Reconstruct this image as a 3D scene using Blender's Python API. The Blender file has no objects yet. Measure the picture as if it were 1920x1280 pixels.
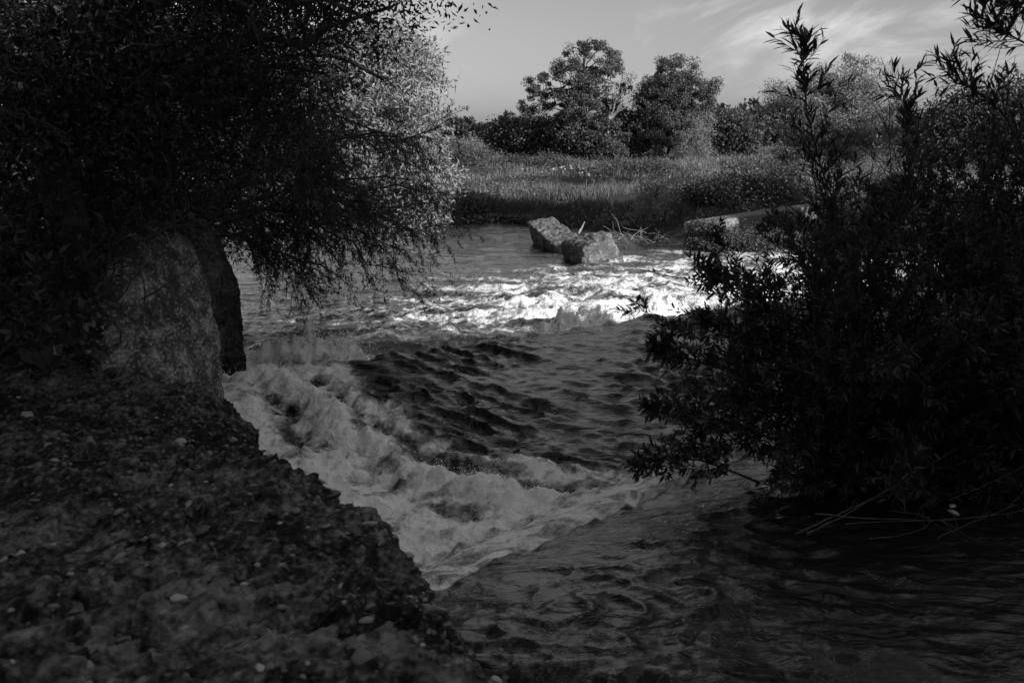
import bpy, math, numpy as np
from mathutils import Vector, Matrix

# ------------------------------------------------------------------ camera, sky, sun, exposure
SC = bpy.context.scene
COL = SC.collection
CAM_H, PITCH, FPX = 5.0, math.radians(12.53), 1920 * 35 / 36

cd = bpy.data.cameras.new('camera')
cam = bpy.data.objects.new('camera', cd)
COL.objects.link(cam)
cam.location = (0, 0, CAM_H)
cam.rotation_euler = (math.radians(90) - PITCH, 0, 0)
cd.lens, cd.sensor_width = 35, 36
cd.clip_start, cd.clip_end = 0.1, 3000
cd.dof.use_dof = True
cd.dof.focus_distance = 17.0
cd.dof.aperture_fstop = 2.4
SC.camera = cam

SUN_EL, SUN_AZ = math.radians(19), math.radians(121)      # azimuth from +Y towards +X
S_DIR = Vector((math.sin(SUN_AZ) * math.cos(SUN_EL), math.cos(SUN_AZ) * math.cos(SUN_EL), math.sin(SUN_EL)))
sl = bpy.data.lights.new('sun', 'SUN')
sl.energy, sl.angle, sl.color = 4.32, math.radians(0.55), (1, 1, 1)
sun = bpy.data.objects.new('sun', sl)
COL.objects.link(sun)
sun.rotation_euler = (-S_DIR).to_track_quat('-Z', 'Y').to_euler()
sun.location = S_DIR * 80

world = bpy.data.worlds.new('World')
SC.world = world
world.use_nodes = True
nt = world.node_tree
nt.nodes.clear()
def nd(t, typ, **kw):
    n = t.nodes.new(typ)
    for k, v in kw.items():
        setattr(n, k, v)
    return n
def mathn(t, op, a, b=None, c=None, clamp=False):
    n = nd(t, 'ShaderNodeMath', operation=op, use_clamp=clamp)
    for i, v in enumerate((a, b, c)):
        if v is None: continue
        if isinstance(v, (int, float)): n.inputs[i].default_value = v
        else: t.links.new(v, n.inputs[i])
    return n.outputs[0]
def maprange(t, v, a, b, c=0.0, d=1.0, interp='SMOOTHSTEP'):
    n = nd(t, 'ShaderNodeMapRange', interpolation_type=interp)
    t.links.new(v, n.inputs[0])
    for i, x in enumerate((a, b, c, d)): n.inputs[i + 1].default_value = x
    return n.outputs[0]
def noisetex(t, vec, scale, detail=4, rough=.5, dist=0.0):
    n = nd(t, 'ShaderNodeTexNoise')
    if vec is not None: t.links.new(vec, n.inputs['Vector'])
    n.inputs['Scale'].default_value = scale; n.inputs['Detail'].default_value = detail
    n.inputs['Roughness'].default_value = rough; n.inputs['Distortion'].default_value = dist
    return n.outputs[0]

sky = nd(nt, 'ShaderNodeTexSky', sky_type='NISHITA')
sky.sun_disc = False
sky.sun_elevation, sky.sun_rotation = SUN_EL, SUN_AZ
sky.air_density, sky.dust_density, sky.ozone_density = 1.0, 0.6, 1.0
sep = nd(nt, 'ShaderNodeSeparateColor')
nt.links.new(sky.outputs[0], sep.inputs[0])
# black-and-white film: one grey from the three channels
grey = mathn(nt, 'ADD', mathn(nt, 'MULTIPLY', sep.outputs[0], 0.35), mathn(nt, 'ADD', mathn(nt, 'MULTIPLY', sep.outputs[1], 0.40), mathn(nt, 'MULTIPLY', sep.outputs[2], 0.25)))
# thin streaked cirrus on a plane high above, thickened overhead as unseen fill
tc = nd(nt, 'ShaderNodeTexCoord')
sx = nd(nt, 'ShaderNodeSeparateXYZ')
nt.links.new(tc.outputs['Generated'], sx.inputs[0])
zc = mathn(nt, 'ADD', mathn(nt, 'MAXIMUM', sx.outputs[2], 0.0), 0.09)
cx = mathn(nt, 'DIVIDE', sx.outputs[0], zc)
cy = mathn(nt, 'DIVIDE', sx.outputs[1], zc)
cb = nd(nt, 'ShaderNodeCombineXYZ')
nt.links.new(cx, cb.inputs[0]); nt.links.new(cy, cb.inputs[1])
mp = nd(nt, 'ShaderNodeMapping')
nt.links.new(cb.outputs[0], mp.inputs[0])
mp.inputs['Rotation'].default_value = (0, 0, math.radians(6))
mp.inputs['Scale'].default_value = (1.25, 0.33, 1)
mp.inputs['Location'].default_value = (9.3, 7.7, 0)
n1 = noisetex(nt, mp.outputs[0], 1.25, 7, .58, .6)
n2 = noisetex(nt, mp.outputs[0], .5, 2, .5)
wide = maprange(nt, mathn(nt, 'ADD', mathn(nt, 'ADD', n2, mathn(nt, 'MULTIPLY', cx, .03)), mathn(nt, 'MULTIPLY', sx.outputs[2], .45)), .40, .62)  # cover grows towards the zenith, added to fill the shaded foam
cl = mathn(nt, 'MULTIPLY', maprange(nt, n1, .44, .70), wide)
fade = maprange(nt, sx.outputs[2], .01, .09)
cl = mathn(nt, 'MULTIPLY', mathn(nt, 'MULTIPLY', cl, fade), mathn(nt, 'MULTIPLY_ADD', sx.outputs[2], 9.0, 3.6))  # cloud brightened towards the zenith, out of view, to lift ambient light
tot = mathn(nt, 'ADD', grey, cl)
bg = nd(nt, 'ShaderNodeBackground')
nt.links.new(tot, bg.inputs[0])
bg.inputs[1].default_value = 0.05
wo = nd(nt, 'ShaderNodeOutputWorld')
nt.links.new(bg.outputs[0], wo.inputs[0])

SC.view_settings.view_transform = 'Standard'
SC.view_settings.look = 'None'
SC.view_settings.exposure = 0.916
SC.view_settings.gamma = 1.0
SC.view_settings.use_curve_mapping = False
SC.render.engine = 'CYCLES'
SC.cycles.max_bounces = 6
SC.cycles.diffuse_bounces = 3
SC.cycles.glossy_bounces = 3
SC.cycles.transmission_bounces = 3
SC.cycles.use_denoising = True

# ------------------------------------------------------------------ helpers
F32 = np.float32
SINP, COSP = math.sin(PITCH), math.cos(PITCH)
def ray(px, py):
    a, b = (px - 960) / FPX, (640 - py) / FPX
    return np.array([a, COSP + b * SINP, -SINP + b * COSP])
def atD(px, py, D):
    r = ray(px, py)
    return np.array([0, 0, CAM_H]) + r * (D / r[1])
def atZ(px, py, z):
    r = ray(px, py)
    return np.array([0, 0, CAM_H]) + r * ((z - CAM_H) / r[2])
def project(P):
    Q = P - np.array([0, 0, CAM_H])
    f = Q[:, 1] * COSP - Q[:, 2] * SINP
    u = Q[:, 1] * SINP + Q[:, 2] * COSP
    f = np.where(f < .05, .05, f)
    return 960 + Q[:, 0] / f * FPX, 640 - u / f * FPX, f

_r = np.random.default_rng(11)
PERM = np.concatenate([_r.permutation(256)] * 2).astype(np.int32)
_ang = _r.uniform(0, 2 * math.pi, 256)
GX, GY = np.cos(_ang).astype(F32), np.sin(_ang).astype(F32)
def noise2(x, y, seed=0):
    x = np.asarray(x, F32) + seed * 17.13; y = np.asarray(y, F32) + seed * 9.71
    xi = np.floor(x).astype(np.int32); yi = np.floor(y).astype(np.int32)
    xf = x - xi; yf = y - yi
    u = xf * xf * xf * (xf * (xf * 6 - 15) + 10); v = yf * yf * yf * (yf * (yf * 6 - 15) + 10)
    xi &= 255; yi &= 255
    def g(ix, iy, dx, dy):
        h = PERM[PERM[ix & 255] + (iy & 255)]
        return GX[h] * dx + GY[h] * dy
    a = g(xi, yi, xf, yf); b = g(xi + 1, yi, xf - 1, yf)
    c = g(xi, yi + 1, xf, yf - 1); d = g(xi + 1, yi + 1, xf - 1, yf - 1)
    return 1.5 * ((a + (b - a) * u) + ((c + (d - c) * u) - (a + (b - a) * u)) * v)
def fbm(x, y, o=4, seed=0, gain=.5):
    s, a = 0, 1.0
    for i in range(o):
        s = s + a * noise2(x * 2 ** i, y * 2 ** i, seed + i * 3); a *= gain
    return s
def billow(x, y, o=3, seed=0, gain=.5):
    s, a, t = 0, 1.0, 0
    for i in range(o):
        s = s + a * np.abs(noise2(x * 2 ** i, y * 2 ** i, seed + i * 3)); t += a; a *= gain
    return s / t
def ss(a, b, x):
    t = np.clip((x - a) / (b - a), 0, 1)
    return t * t * (3 - 2 * t)
def norm(v):
    return v / np.maximum(np.linalg.norm(v, axis=-1, keepdims=True), 1e-9)
def poly_sd(x, y, poly):
    """signed distance to a polygon, negative inside"""
    d = np.full(x.shape, 1e9, F32); inside = np.zeros(x.shape, bool)
    n = len(poly)
    for i in range(n):
        ax, ay = poly[i]; bx, by = poly[(i + 1) % n]
        ex, ey = bx - ax, by - ay
        t = np.clip(((x - ax) * ex + (y - ay) * ey) / (ex * ex + ey * ey), 0, 1)
        d = np.minimum(d, (x - ax - t * ex) ** 2 + (y - ay - t * ey) ** 2)
        c = (ay > y) != (by > y)
        if ey != 0: inside ^= c & (x < ex * (y - ay) / ey + ax)
    d = np.sqrt(d)
    return np.where(inside, -d, d)

class MB:
    def __init__(s): s.V, s.F, s.n = [], [], 0
    def add(s, V, F):
        V = np.asarray(V, F32).reshape(-1, 3); F = np.asarray(F, np.int32)
        s.V.append(V); s.F.append(F + s.n); s.n += len(V)
    def mesh(s, name, smooth=False):
        me = bpy.data.meshes.new(name)
        V = np.concatenate(s.V)
        me.vertices.add(len(V)); me.vertices.foreach_set('co', V.ravel())
        idx = np.concatenate([f.ravel() for f in s.F]).astype(np.int32)
        tot = np.concatenate([np.full(len(f), f.shape[1], np.int32) for f in s.F])
        st = np.concatenate([[0], np.cumsum(tot)[:-1]]).astype(np.int32)
        me.loops.add(len(idx)); me.loops.foreach_set('vertex_index', idx)
        me.polygons.add(len(tot)); me.polygons.foreach_set('loop_start', st)
        me.polygons.foreach_set('use_smooth', np.full(len(tot), smooth, bool))
        me.update(calc_edges=True)
        return me
    def build(s, name, mat, parent=None, smooth=False, kind=None):
        me = s.mesh(name, smooth)
        return link(name, me, mat, parent, kind)

def link(name, me, mat, parent=None, kind=None):
    o = bpy.data.objects.new(name, me)
    if mat is not None and not me.materials: me.materials.append(mat)
    COL.objects.link(o)
    if parent is not None:
        o.parent = parent
        o.matrix_parent_inverse = parent.matrix_basis.inverted()
    if kind: o['kind'] = kind
    return o
def tag(o, label, cat=None, group=None, kind=None):
    o['label'] = label
    if cat: o['category'] = cat
    if group: o['group'] = group
    if kind: o['kind'] = kind
    return o
def thing(name, label, cat, loc, group=None):
    o = bpy.data.objects.new(name, None)
    o.empty_display_size = .3
    o.location = loc
    COL.objects.link(o)
    return tag(o, label, cat, group)

# ------------------------------------------------------------------ materials (all neutral: the photograph is black and white)
def mat_new(name):
    m = bpy.data.materials.new(name); m.use_nodes = True
    t = m.node_tree; t.nodes.clear()
    return m, t
def leaf_mat(name, lo, hi, rough=.5, trans=.3, spec=.35):
    m, t = mat_new(name)
    geo = nd(t, 'ShaderNodeNewGeometry')
    v = maprange(t, geo.outputs['Random Per Island'], 0, 1, lo, hi, 'LINEAR')
    p = nd(t, 'ShaderNodeBsdfPrincipled')
    t.links.new(v, p.inputs['Base Color'])
    p.inputs['Roughness'].default_value = rough
    p.inputs['Specular IOR Level'].default_value = spec
    tr = nd(t, 'ShaderNodeBsdfTranslucent'); t.links.new(v, tr.inputs[0])
    mx = nd(t, 'ShaderNodeMixShader'); mx.inputs[0].default_value = trans
    t.links.new(p.outputs[0], mx.inputs[1]); t.links.new(tr.outputs[0], mx.inputs[2])
    o = nd(t, 'ShaderNodeOutputMaterial'); t.links.new(mx.outputs[0], o.inputs[0])
    return m
def rock_mat(name, lo, hi, scale=9.0, speck=60.0, bump=.5, rough=.85, spec=.25):
    m, t = mat_new(name)
    tcn = nd(t, 'ShaderNodeTexCoord'); vec = tcn.outputs['Object']
    a = noisetex(t, vec, scale, 6, .6); b = noisetex(t, vec, speck, 3, .6)
    vo = nd(t, 'ShaderNodeTexVoronoi'); t.links.new(vec, vo.inputs['Vector']); vo.inputs['Scale'].default_value = speck * .55
    big = noisetex(t, vec, scale * .13, 3, .5)
    s = mathn(t, 'ADD', mathn(t, 'MULTIPLY', a, .5), mathn(t, 'MULTIPLY', b, .3))
    s = mathn(t, 'ADD', s, mathn(t, 'MULTIPLY', big, .42))
    s = mathn(t, 'ADD', s, mathn(t, 'MULTIPLY', maprange(t, vo.outputs['Distance'], .0, .5, 1, 0), .12))
    v = maprange(t, s, .54, .82, lo, hi)
    p = nd(t, 'ShaderNodeBsdfPrincipled'); t.links.new(v, p.inputs['Base Color'])
    p.inputs['Roughness'].default_value = rough; p.inputs['Specular IOR Level'].default_value = spec
    bm = nd(t, 'ShaderNodeBump'); bm.inputs['Strength'].default_value = bump; bm.inputs['Distance'].default_value = .07
    h = mathn(t, 'ADD', mathn(t, 'MULTIPLY', a, .6), mathn(t, 'ADD', mathn(t, 'MULTIPLY', b, .5), mathn(t, 'MULTIPLY', vo.outputs['Distance'], -.5)))
    t.links.new(h, bm.inputs['Height']); t.links.new(bm.outputs[0], p.inputs['Normal'])
    o = nd(t, 'ShaderNodeOutputMaterial'); t.links.new(p.outputs[0], o.inputs[0])
    return m
def pebble_mat(name, lo, hi, island=False, rough=.6):
    m, t = mat_new(name)
    if island: r = nd(t, 'ShaderNodeNewGeometry').outputs['Random Per Island']
    else: r = nd(t, 'ShaderNodeObjectInfo').outputs['Random']
    tcn = nd(t, 'ShaderNodeTexCoord')
    v = maprange(t, mathn(t, 'POWER', r, 2.2), 0, 1, lo, hi, 'LINEAR')
    v = mathn(t, 'MULTIPLY', v, maprange(t, noisetex(t, tcn.outputs['Object'], 14, 4, .6), .3, .7, .6, 1.15))
    p = nd(t, 'ShaderNodeBsdfPrincipled'); t.links.new(v, p.inputs['Base Color'])
    p.inputs['Roughness'].default_value = rough
    o = nd(t, 'ShaderNodeOutputMaterial'); t.links.new(p.outputs[0], o.inputs[0])
    return m
def water_mat():
    m, t = mat_new('river_water')
    at = nd(t, 'ShaderNodeAttribute', attribute_name='foam')
    tcn = nd(t, 'ShaderNodeTexCoord'); vec = tcn.outputs['Object']
    mpn = nd(t, 'ShaderNodeMapping'); t.links.new(vec, mpn.inputs[0])
    mpn.inputs['Rotation'].default_value = (0, 0, math.radians(40)); mpn.inputs['Scale'].default_value = (1, .8, 1)
    a = noisetex(t, mpn.outputs[0], 2.6, 5, .58, .4)
    b = noisetex(t, mpn.outputs[0], 22, 4, .65, .5)
    c = noisetex(t, mpn.outputs[0], 8, 5, .6, .4)
    k = mathn(t, 'ADD', mathn(t, 'MULTIPLY', mathn(t, 'SUBTRACT', a, .5), .9), mathn(t, 'MULTIPLY', mathn(t, 'SUBTRACT', b, .5), .5))
    k = mathn(t, 'ADD', k, mathn(t, 'MULTIPLY', mathn(t, 'SUBTRACT', c, .5), 1.1))
    edge = mathn(t, 'MULTIPLY', at.outputs['Fac'], 1.0)
    f0 = mathn(t, 'ADD', edge, mathn(t, 'MULTIPLY', k, maprange(t, at.outputs['Fac'], .0, .12, 0, 1)))
    fil = nd(t, 'ShaderNodeTexNoise', noise_type='RIDGED_MULTIFRACTAL'); t.links.new(mpn.outputs[0], fil.inputs['Vector'])
    for kk_, vv_ in (('Scale', 2.2), ('Detail', 5), ('Roughness', .6), ('Lacunarity', 2.1), ('Offset', .9), ('Gain', 1.8), ('Distortion', .7)): fil.inputs[kk_].default_value = vv_
    lace = mathn(t, 'MULTIPLY', maprange(t, fil.outputs[0], .55, 1.5), maprange(t, at.outputs['Fac'], .06, .5, 0, .38))
    f0 = mathn(t, 'ADD', mathn(t, 'SUBTRACT', f0, .05), lace)
    f = maprange(t, f0, .15, 1.0)
    colr = mathn(t, 'ADD', mathn(t, 'MULTIPLY', f, .86), .012)
    p = nd(t, 'ShaderNodeBsdfPrincipled'); t.links.new(colr, p.inputs['Base Color'])
    t.links.new(maprange(t, f, 0, .5, .03, .75), p.inputs['Roughness'])
    p.inputs['IOR'].default_value = 1.333
    # fine ripples
    mp2 = nd(t, 'ShaderNodeMapping'); t.links.new(vec, mp2.inputs[0])
    mp2.inputs['Rotation'].default_value = (0, 0, math.radians(33)); mp2.inputs['Scale'].default_value = (.6, 1.25, 1)
    rn = nd(t, 'ShaderNodeTexNoise', noise_type='RIDGED_MULTIFRACTAL'); t.links.new(mp2.outputs[0], rn.inputs['Vector'])
    for kk_, vv_ in (('Scale', 2.6), ('Detail', 5), ('Roughness', .62), ('Lacunarity', 2.2), ('Offset', .9), ('Gain', 1.6), ('Distortion', .5)): rn.inputs[kk_].default_value = vv_
    r1 = rn.outputs[0]
    r2 = noisetex(t, mp2.outputs[0], 30, 3, .6, .3)
    h = mathn(t, 'ADD', mathn(t, 'MULTIPLY', r1, .014), mathn(t, 'MULTIPLY', r2, .006))
    h = mathn(t, 'ADD', h, mathn(t, 'MULTIPLY', f, mathn(t, 'ADD', mathn(t, 'MULTIPLY', b, .05), mathn(t, 'MULTIPLY', c, .10))))
    bm = nd(t, 'ShaderNodeBump'); bm.inputs['Strength'].default_value = .8; bm.inputs['Distance'].default_value = 1.0
    t.links.new(h, bm.inputs['Height']); t.links.new(bm.outputs[0], p.inputs['Normal'])
    o = nd(t, 'ShaderNodeOutputMaterial'); t.links.new(p.outputs[0], o.inputs[0])
    return m
def plain_mat(name, v, rough=.8, var=.4, scale=6):
    m, t = mat_new(name)
    tcn = nd(t, 'ShaderNodeTexCoord')
    n = noisetex(t, tcn.outputs['Object'], scale, 5, .6)
    c = maprange(t, n, .25, .75, v * (1 - var), v * (1 + var))
    p = nd(t, 'ShaderNodeBsdfPrincipled'); t.links.new(c, p.inputs['Base Color'])
    p.inputs['Roughness'].default_value = rough; p.inputs['Specular IOR Level'].default_value = .25
    bm = nd(t, 'ShaderNodeBump'); bm.inputs['Strength'].default_value = .5; bm.inputs['Distance'].default_value = .02
    t.links.new(n, bm.inputs['Height']); t.links.new(bm.outputs[0], p.inputs['Normal'])
    o = nd(t, 'ShaderNodeOutputMaterial'); t.links.new(p.outputs[0], o.inputs[0])
    return m

M = dict(
    water=water_mat(),
    foam=plain_mat('foam_drops', .85, .6, .05),
    soil=plain_mat('soil', .03, .95, .5, 1.5),
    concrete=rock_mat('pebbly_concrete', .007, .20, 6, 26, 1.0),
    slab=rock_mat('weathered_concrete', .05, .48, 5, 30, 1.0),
    darkslab=rock_mat('dark_concrete', .02, .12, 5, 26, 1.0),  # darker concrete tone for the rear slab
    block=rock_mat('broken_concrete', .06, .20, 2.2, 12, 1.0),
    wall=rock_mat('wall_concrete', .10, .24, 2.0, 14, .6),
    pebble=pebble_mat('pebble', .04, .36),
    gravel=pebble_mat('gravel', .03, .26, True),
    bark=plain_mat('bark', .04, .9, .5, 8),
    darkbark=plain_mat('dark_bark', .035, .9, .5, 8),
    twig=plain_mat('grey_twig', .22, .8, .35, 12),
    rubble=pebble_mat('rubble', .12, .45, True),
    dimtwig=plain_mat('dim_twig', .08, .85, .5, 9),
    palewood=plain_mat('bleached_wood', .42, .8, .25, 8),
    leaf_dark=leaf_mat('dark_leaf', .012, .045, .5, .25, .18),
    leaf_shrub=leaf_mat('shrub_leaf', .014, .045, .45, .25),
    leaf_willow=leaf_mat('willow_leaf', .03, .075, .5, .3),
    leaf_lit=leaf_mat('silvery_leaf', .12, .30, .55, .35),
    leaf_far=leaf_mat('far_leaf', .035, .14, .6, .3),
    leaf_wood=leaf_mat('wood_leaf', .035, .09, .7, .2),
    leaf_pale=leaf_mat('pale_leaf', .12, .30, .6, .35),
    grass=leaf_mat('grass_blade', .11, .30, .7, .35, .15),
    reed=leaf_mat('reed_blade', .03, .09, .7, .35, .15),
    dry=leaf_mat('dry_reed', .22, .42, .7, .4, .15),
)

# ------------------------------------------------------------------ plan of the place
RIVER = [(-1.2, -10), (-1.4, 2), (-2.2, 8), (-3.6, 12), (-4.6, 15), (-6.2, 18), (-7.6, 23), (-9.5, 28), (-25, 35), (-70, 42),
         (-70, 62), (-20, 53), (-6, 50), (0, 48), (5, 44.5), (8, 40.5), (11, 37), (13, 30), (11, 22), (7, 17), (4, 13), (2.3, 9.9),
         (2.7, 9.15), (4, 8.7), (9, 8.4), (13, 6), (14, -10)]
A1 = atZ(800, 1110, 1.36); B1 = atZ(1250, 920, 1.36)
A2 = atZ(650, 682, 1.22); B2 = atZ(1300, 592, 1.22)
def line(A, B):
    d = (B - A)[:2]; d = d / np.linalg.norm(d)
    return A[:2], d, np.array([-d[1], d[0]])
L1 = line(A1, B1); L2 = line(A2, B2)
def sdist(L, x, y):
    (a, d, n) = L
    return (x - a[0]) * n[0] + (y - a[1]) * n[1], (x - a[0]) * d[0] + (y - a[1]) * d[1]
FOAM1 = [tuple(atZ(px, py, .9)[:2]) for px, py in
         [(1245, 905), (1190, 895), (1100, 885), (1010, 872), (950, 868), (880, 868), (815, 850), (750, 805), (700, 765), (655, 730), (640, 700), (655, 672)]]
e0 = A1[:2] - L1[1] * 4.5
FOAM1 = [tuple(B1[:2] + L1[1] * .5)] + FOAM1 + [(-9, 18), (-9, 6), tuple(e0)]

def pl(pts, z=1.0): return [tuple(atZ(px, py, z)[:2]) for px, py in pts]
def pl_dist(x, y, pts):
    d = np.full(np.shape(x), 1e9, F32)
    for (ax, ay), (bx, by) in zip(pts[:-1], pts[1:]):
        ex, ey = bx - ax, by - ay
        t = np.clip(((x - ax) * ex + (y - ay) * ey) / (ex * ex + ey * ey), 0, 1)
        d = np.minimum(d, (x - ax - t * ex) ** 2 + (y - ay - t * ey) ** 2)
    return np.sqrt(d)
RIDGE1 = pl([(475, 690), (500, 712), (551, 748), (621, 792), (703, 828), (773, 858), (820, 880), (902, 895), (961, 910), (1060, 930), (1150, 925)])
RIDGE2 = pl([(592, 700), (656, 748), (720, 790), (785, 825), (879, 852), (961, 846), (1020, 867), (1107, 873), (1180, 885)])
TROUGH1 = pl([(505, 745), (521, 773), (568, 820), (640, 850), (703, 872), (785, 905), (873, 930)])
TROUGH2 = pl([(600, 740), (680, 792), (760, 835), (830, 862), (900, 872), (980, 885), (1060, 900)])
def ground_z(x, y):
    sd = poly_sd(x, y, RIVER) + .35 * fbm(x * .5, y * .5, 3, 5)
    nz = fbm(x * .12, y * .12, 4, 40)
    far = .35 + .75 * ss(1, 16, sd) + .28 * nz * ss(0, 6, sd) + .30 * fbm(x * .3, y * .3, 2, 44) * ss(2, 8, sd) * ss(140, 90, y) + .5 * ss(60, 110, y) * 0
    left = 2.55 + .25 * nz - 1.1 * ss(14, 12, y) * ss(-9.5, -7.5, x)
    right = 1.85 + .25 * nz + .5 * ss(2, 8, sd)
    wl = ss(30, 20, y) * ss(0, -2, x)
    wr = ss(34, 24, y) * ss(1, 3, x)
    tgt = far * (1 - wl) * (1 - wr) + left * wl + right * wr
    k = ss(-.45, .9, sd)
    return -1.0 + k * (tgt + 1.0), sd

def fan(D0, D1, nr, T, nc, off, lin=1.0):
    D = D0 * (D1 / D0) ** np.linspace(0, 1, nr)
    th = np.linspace(-1, 1, nc); th = T * (lin * th + (1 - lin) * th ** 3)
    x = (th[None, :] * (D[:, None] + off)); y = np.repeat((D - off * .0)[:, None], nc, 1)
    return x.astype(F32), y.astype(F32)
def grid_faces(nr, nc):
    i = np.arange(nr * nc).reshape(nr, nc)
    return np.stack([i[:-1, :-1], i[:-1, 1:], i[1:, 1:], i[1:, :-1]], -1).reshape(-1, 4)

# ---- ground
x, y = fan(4.0, 1400, 220, 1.35, 200, 12.0)
y = y - 16 * (1 - ss(0, 14, y))
z, sd = ground_z(x, y)
mb = MB(); mb.add(np.stack([x, y, z], -1), grid_faces(*x.shape))
g = mb.build('ground', M['soil'], smooth=True)
tag(g, 'dark earth of the river banks and meadow', kind='structure')

# ---- water
_rw = np.random.default_rng(17)
WAVES = []
for lam, amp, nw in ((1.7, .012, 4), (.95, .011, 8), (.55, .0125, 12), (.33, .0095, 14), (.20, .006, 16)):
    for _ in range(nw):
        th = math.radians((56 if _rw.random() < .68 else 98) + _rw.normal(0, 8 if lam > .4 else 18)); k_ = 2 * math.pi / (lam * _rw.uniform(.8, 1.25))
        WAVES.append((k_ * math.cos(th), k_ * math.sin(th), amp * _rw.uniform(.6, 1.2), _rw.uniform(0, 6.28), math.cos(th), math.sin(th)))
def waves(x, y):
    xx = x + .35 * noise2(x * .35, y * .35, 401) + .05 * noise2(x * 1.3, y * 1.3, 402)
    yy = y + .35 * noise2(x * .35, y * .35, 403) + .05 * noise2(x * 1.3, y * 1.3, 404)
    h = 0; gx = 0; gy = 0
    for kx, ky, a, ph, c_, s_ in WAVES:
        p = (kx * xx + ky * yy + ph).astype(F32)
        g_ = a * (1 + .5 * noise2(x * .6 + ph, y * .6, 405))
        h = h + g_ * np.sin(p); co = g_ * np.cos(p) * .85
        gx = gx + co * c_; gy = gy + co * s_
    return h, gx, gy
PUFF = {p: float(sdist(L2, *atZ(p, np.interp(p, [480, 650, 1300], [690, 672, 582]), .9)[:2])[1]) for p in (1012, 1195, 1300, 1090, 560, 650, 485)}
def water_fields(x, y):
    s1, t1 = sdist(L1, x, y)
    s2, t2 = sdist(L2, x, y)
    s1 = s1 + .05 * noise2(x * .9, y * .9, 3) + .012 * noise2(x * 3.5, y * 3.5, 4)
    s2 = s2 + .22 * noise2(t2 * .45, s2 * .3, 6) + .06 * noise2(x * 1.7, y * 1.7, 7)
    sf = poly_sd(x, y, FOAM1) + .42 * fbm(x * .9, y * .9, 4, 8)
    up = ss(.15, -.15, s1)
    dn2 = ss(.0, .5, s2)
    mid = (1 - up) * (1 - dn2)
    z = 1.40 + .08 * np.clip(-s1 - .1, 0, 2.6) - .06 * ss(-1.0, 0, s1) - .43 * ss(-.02, 1.5, s1) - .05 * np.exp(-((s1 - 1.4) / .4) ** 2)
    z = z + .36 * ss(-5.0, -.25, s2) * (1 - up)
    z = z - .78 * ss(.05, .65, s2) - .43 * ss(1.2, 13, s2)
    # foam density
    f1 = ss(.30, -.9, sf) * ss(.0, .22, s1) * (1 - ss(.1, .6, s2))
    low = (1 - ss(.1, .6, s2)) * ss(.3, .9, s1)
    wx = x + .25 * noise2(x * 1.1, y * 1.1, 35) + .05 * noise2(x * 3, y * 3, 36); wy = y + .25 * noise2(x * 1.1, y * 1.1, 37) + .05 * noise2(x * 3, y * 3, 38)
    r1 = np.exp(-(pl_dist(wx, wy, RIDGE1) / .30) ** 2) * low
    r2 = np.exp(-(pl_dist(wx, wy, RIDGE2) / .20) ** 2) * low
    q1 = np.exp(-(pl_dist(wx, wy, TROUGH1) / .26) ** 2) * low
    q2 = np.exp(-(pl_dist(wx, wy, TROUGH2) / .15) ** 2) * low
    lum = billow(x * 1.5 + .4 * noise2(x, y, 21), y * 1.5, 3, 20)
    lum2 = billow(x * 4.2 + .3 * noise2(x * 3, y * 3, 22), y * 4.2, 3, 24)
    hole = ss(.15, .55, fbm(x * .85 + y * .45, y * .85 - x * .45, 3, 31)) * ss(-1.4, -3.0, x)
    foam = f1 * (.92 + .30 * fbm(x * 1.6, y * 1.6, 3, 20) + .22 * fbm(x * 5, y * 5, 3, 24) - .28 * hole) + (.30 * r1 + .42 * r2) * (.75 + .7 * noise2(x * 1.9, y * 1.9, 41)) - .34 * q1 - .42 * q2
    foam = np.clip(foam, 0, 1.1)
    ramp = ss(.0, .06, s1) * ss(1.5, .8, s1)
    streak = noise2(t1 * 7, s1 * 1.2, 50)
    foam = np.where(ramp > .02, np.maximum(foam * (1 - ramp), ramp * (.62 + .10 * streak + .25 * ss(.5, 1.3, s1))), foam)
    # beyond the second sill
    px = 960 + x / np.maximum(y, 1) * FPX * 1.02
    zr = ss(-.5, 1.8, x + .12 * (y - 22)) ; zl = ss(-1.5, -2.6, x)
    dens = (.66 * ss(-6, 1.5, x) + .34) * ss(16.5, 11.0, s2 + 1.5 * noise2(x * .3, y * .3, 60)) 
    dens = dens * (1 - .35 * ss(6, 11, s2)) * (1 - .6 * np.exp(-((x + 1.8) / 1.7) ** 2 - ((s2 - 2.6) / 2.2) ** 2))
    st = fbm(x * .35 + .2 * y, y * .9, 4, 63)
    f2 = dn2 * dens * (.64 + .62 * st)
    crest = np.exp(-((s2 - 1.15) / .65) ** 2)
    cz = np.maximum(zr * (1 - .6 * ss(2.5, 4.5, x)), .85 * zl) * (.62 + .45 * noise2(t2 * .55, s2 * .4, 66) + .15 * noise2(t2 * 1.8, s2 * 1.2, 67))
    f2 = np.maximum(f2, dn2 * crest * (.35 + .9 * cz))
    foam = np.maximum(foam, f2)
    # a thin broken white line on the second sill
    foam = np.maximum(foam, .42 * np.exp(-((s2 - .05) / .10) ** 2) * (1 - up) * (.5 + .8 * noise2(t2 * 1.5, s2, 70)))
    foam = np.clip(foam, 0, 1.15)
    # heights
    z = z + (f1 * (.07 * fbm(x * 1.4, y * 1.4, 3, 20) + .05 * fbm(x * 4.2 + .3 * noise2(x * 3, y * 3, 22), y * 4.2, 3, 24) + .05 * lum2 - .04 - .06 * hole) + r1 * (.06 + .12 * lum2 + .07 * noise2(x * 1.5, y * 1.5, 34)) + r2 * (.02 + .09 * lum2) - .08 * q1 - .05 * q2) * ss(.6, 1.3, s1)
    z = z + f1 * .016 * fbm(x * 13, y * 13, 2, 26) * ss(.5, 1.1, s1)
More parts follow.
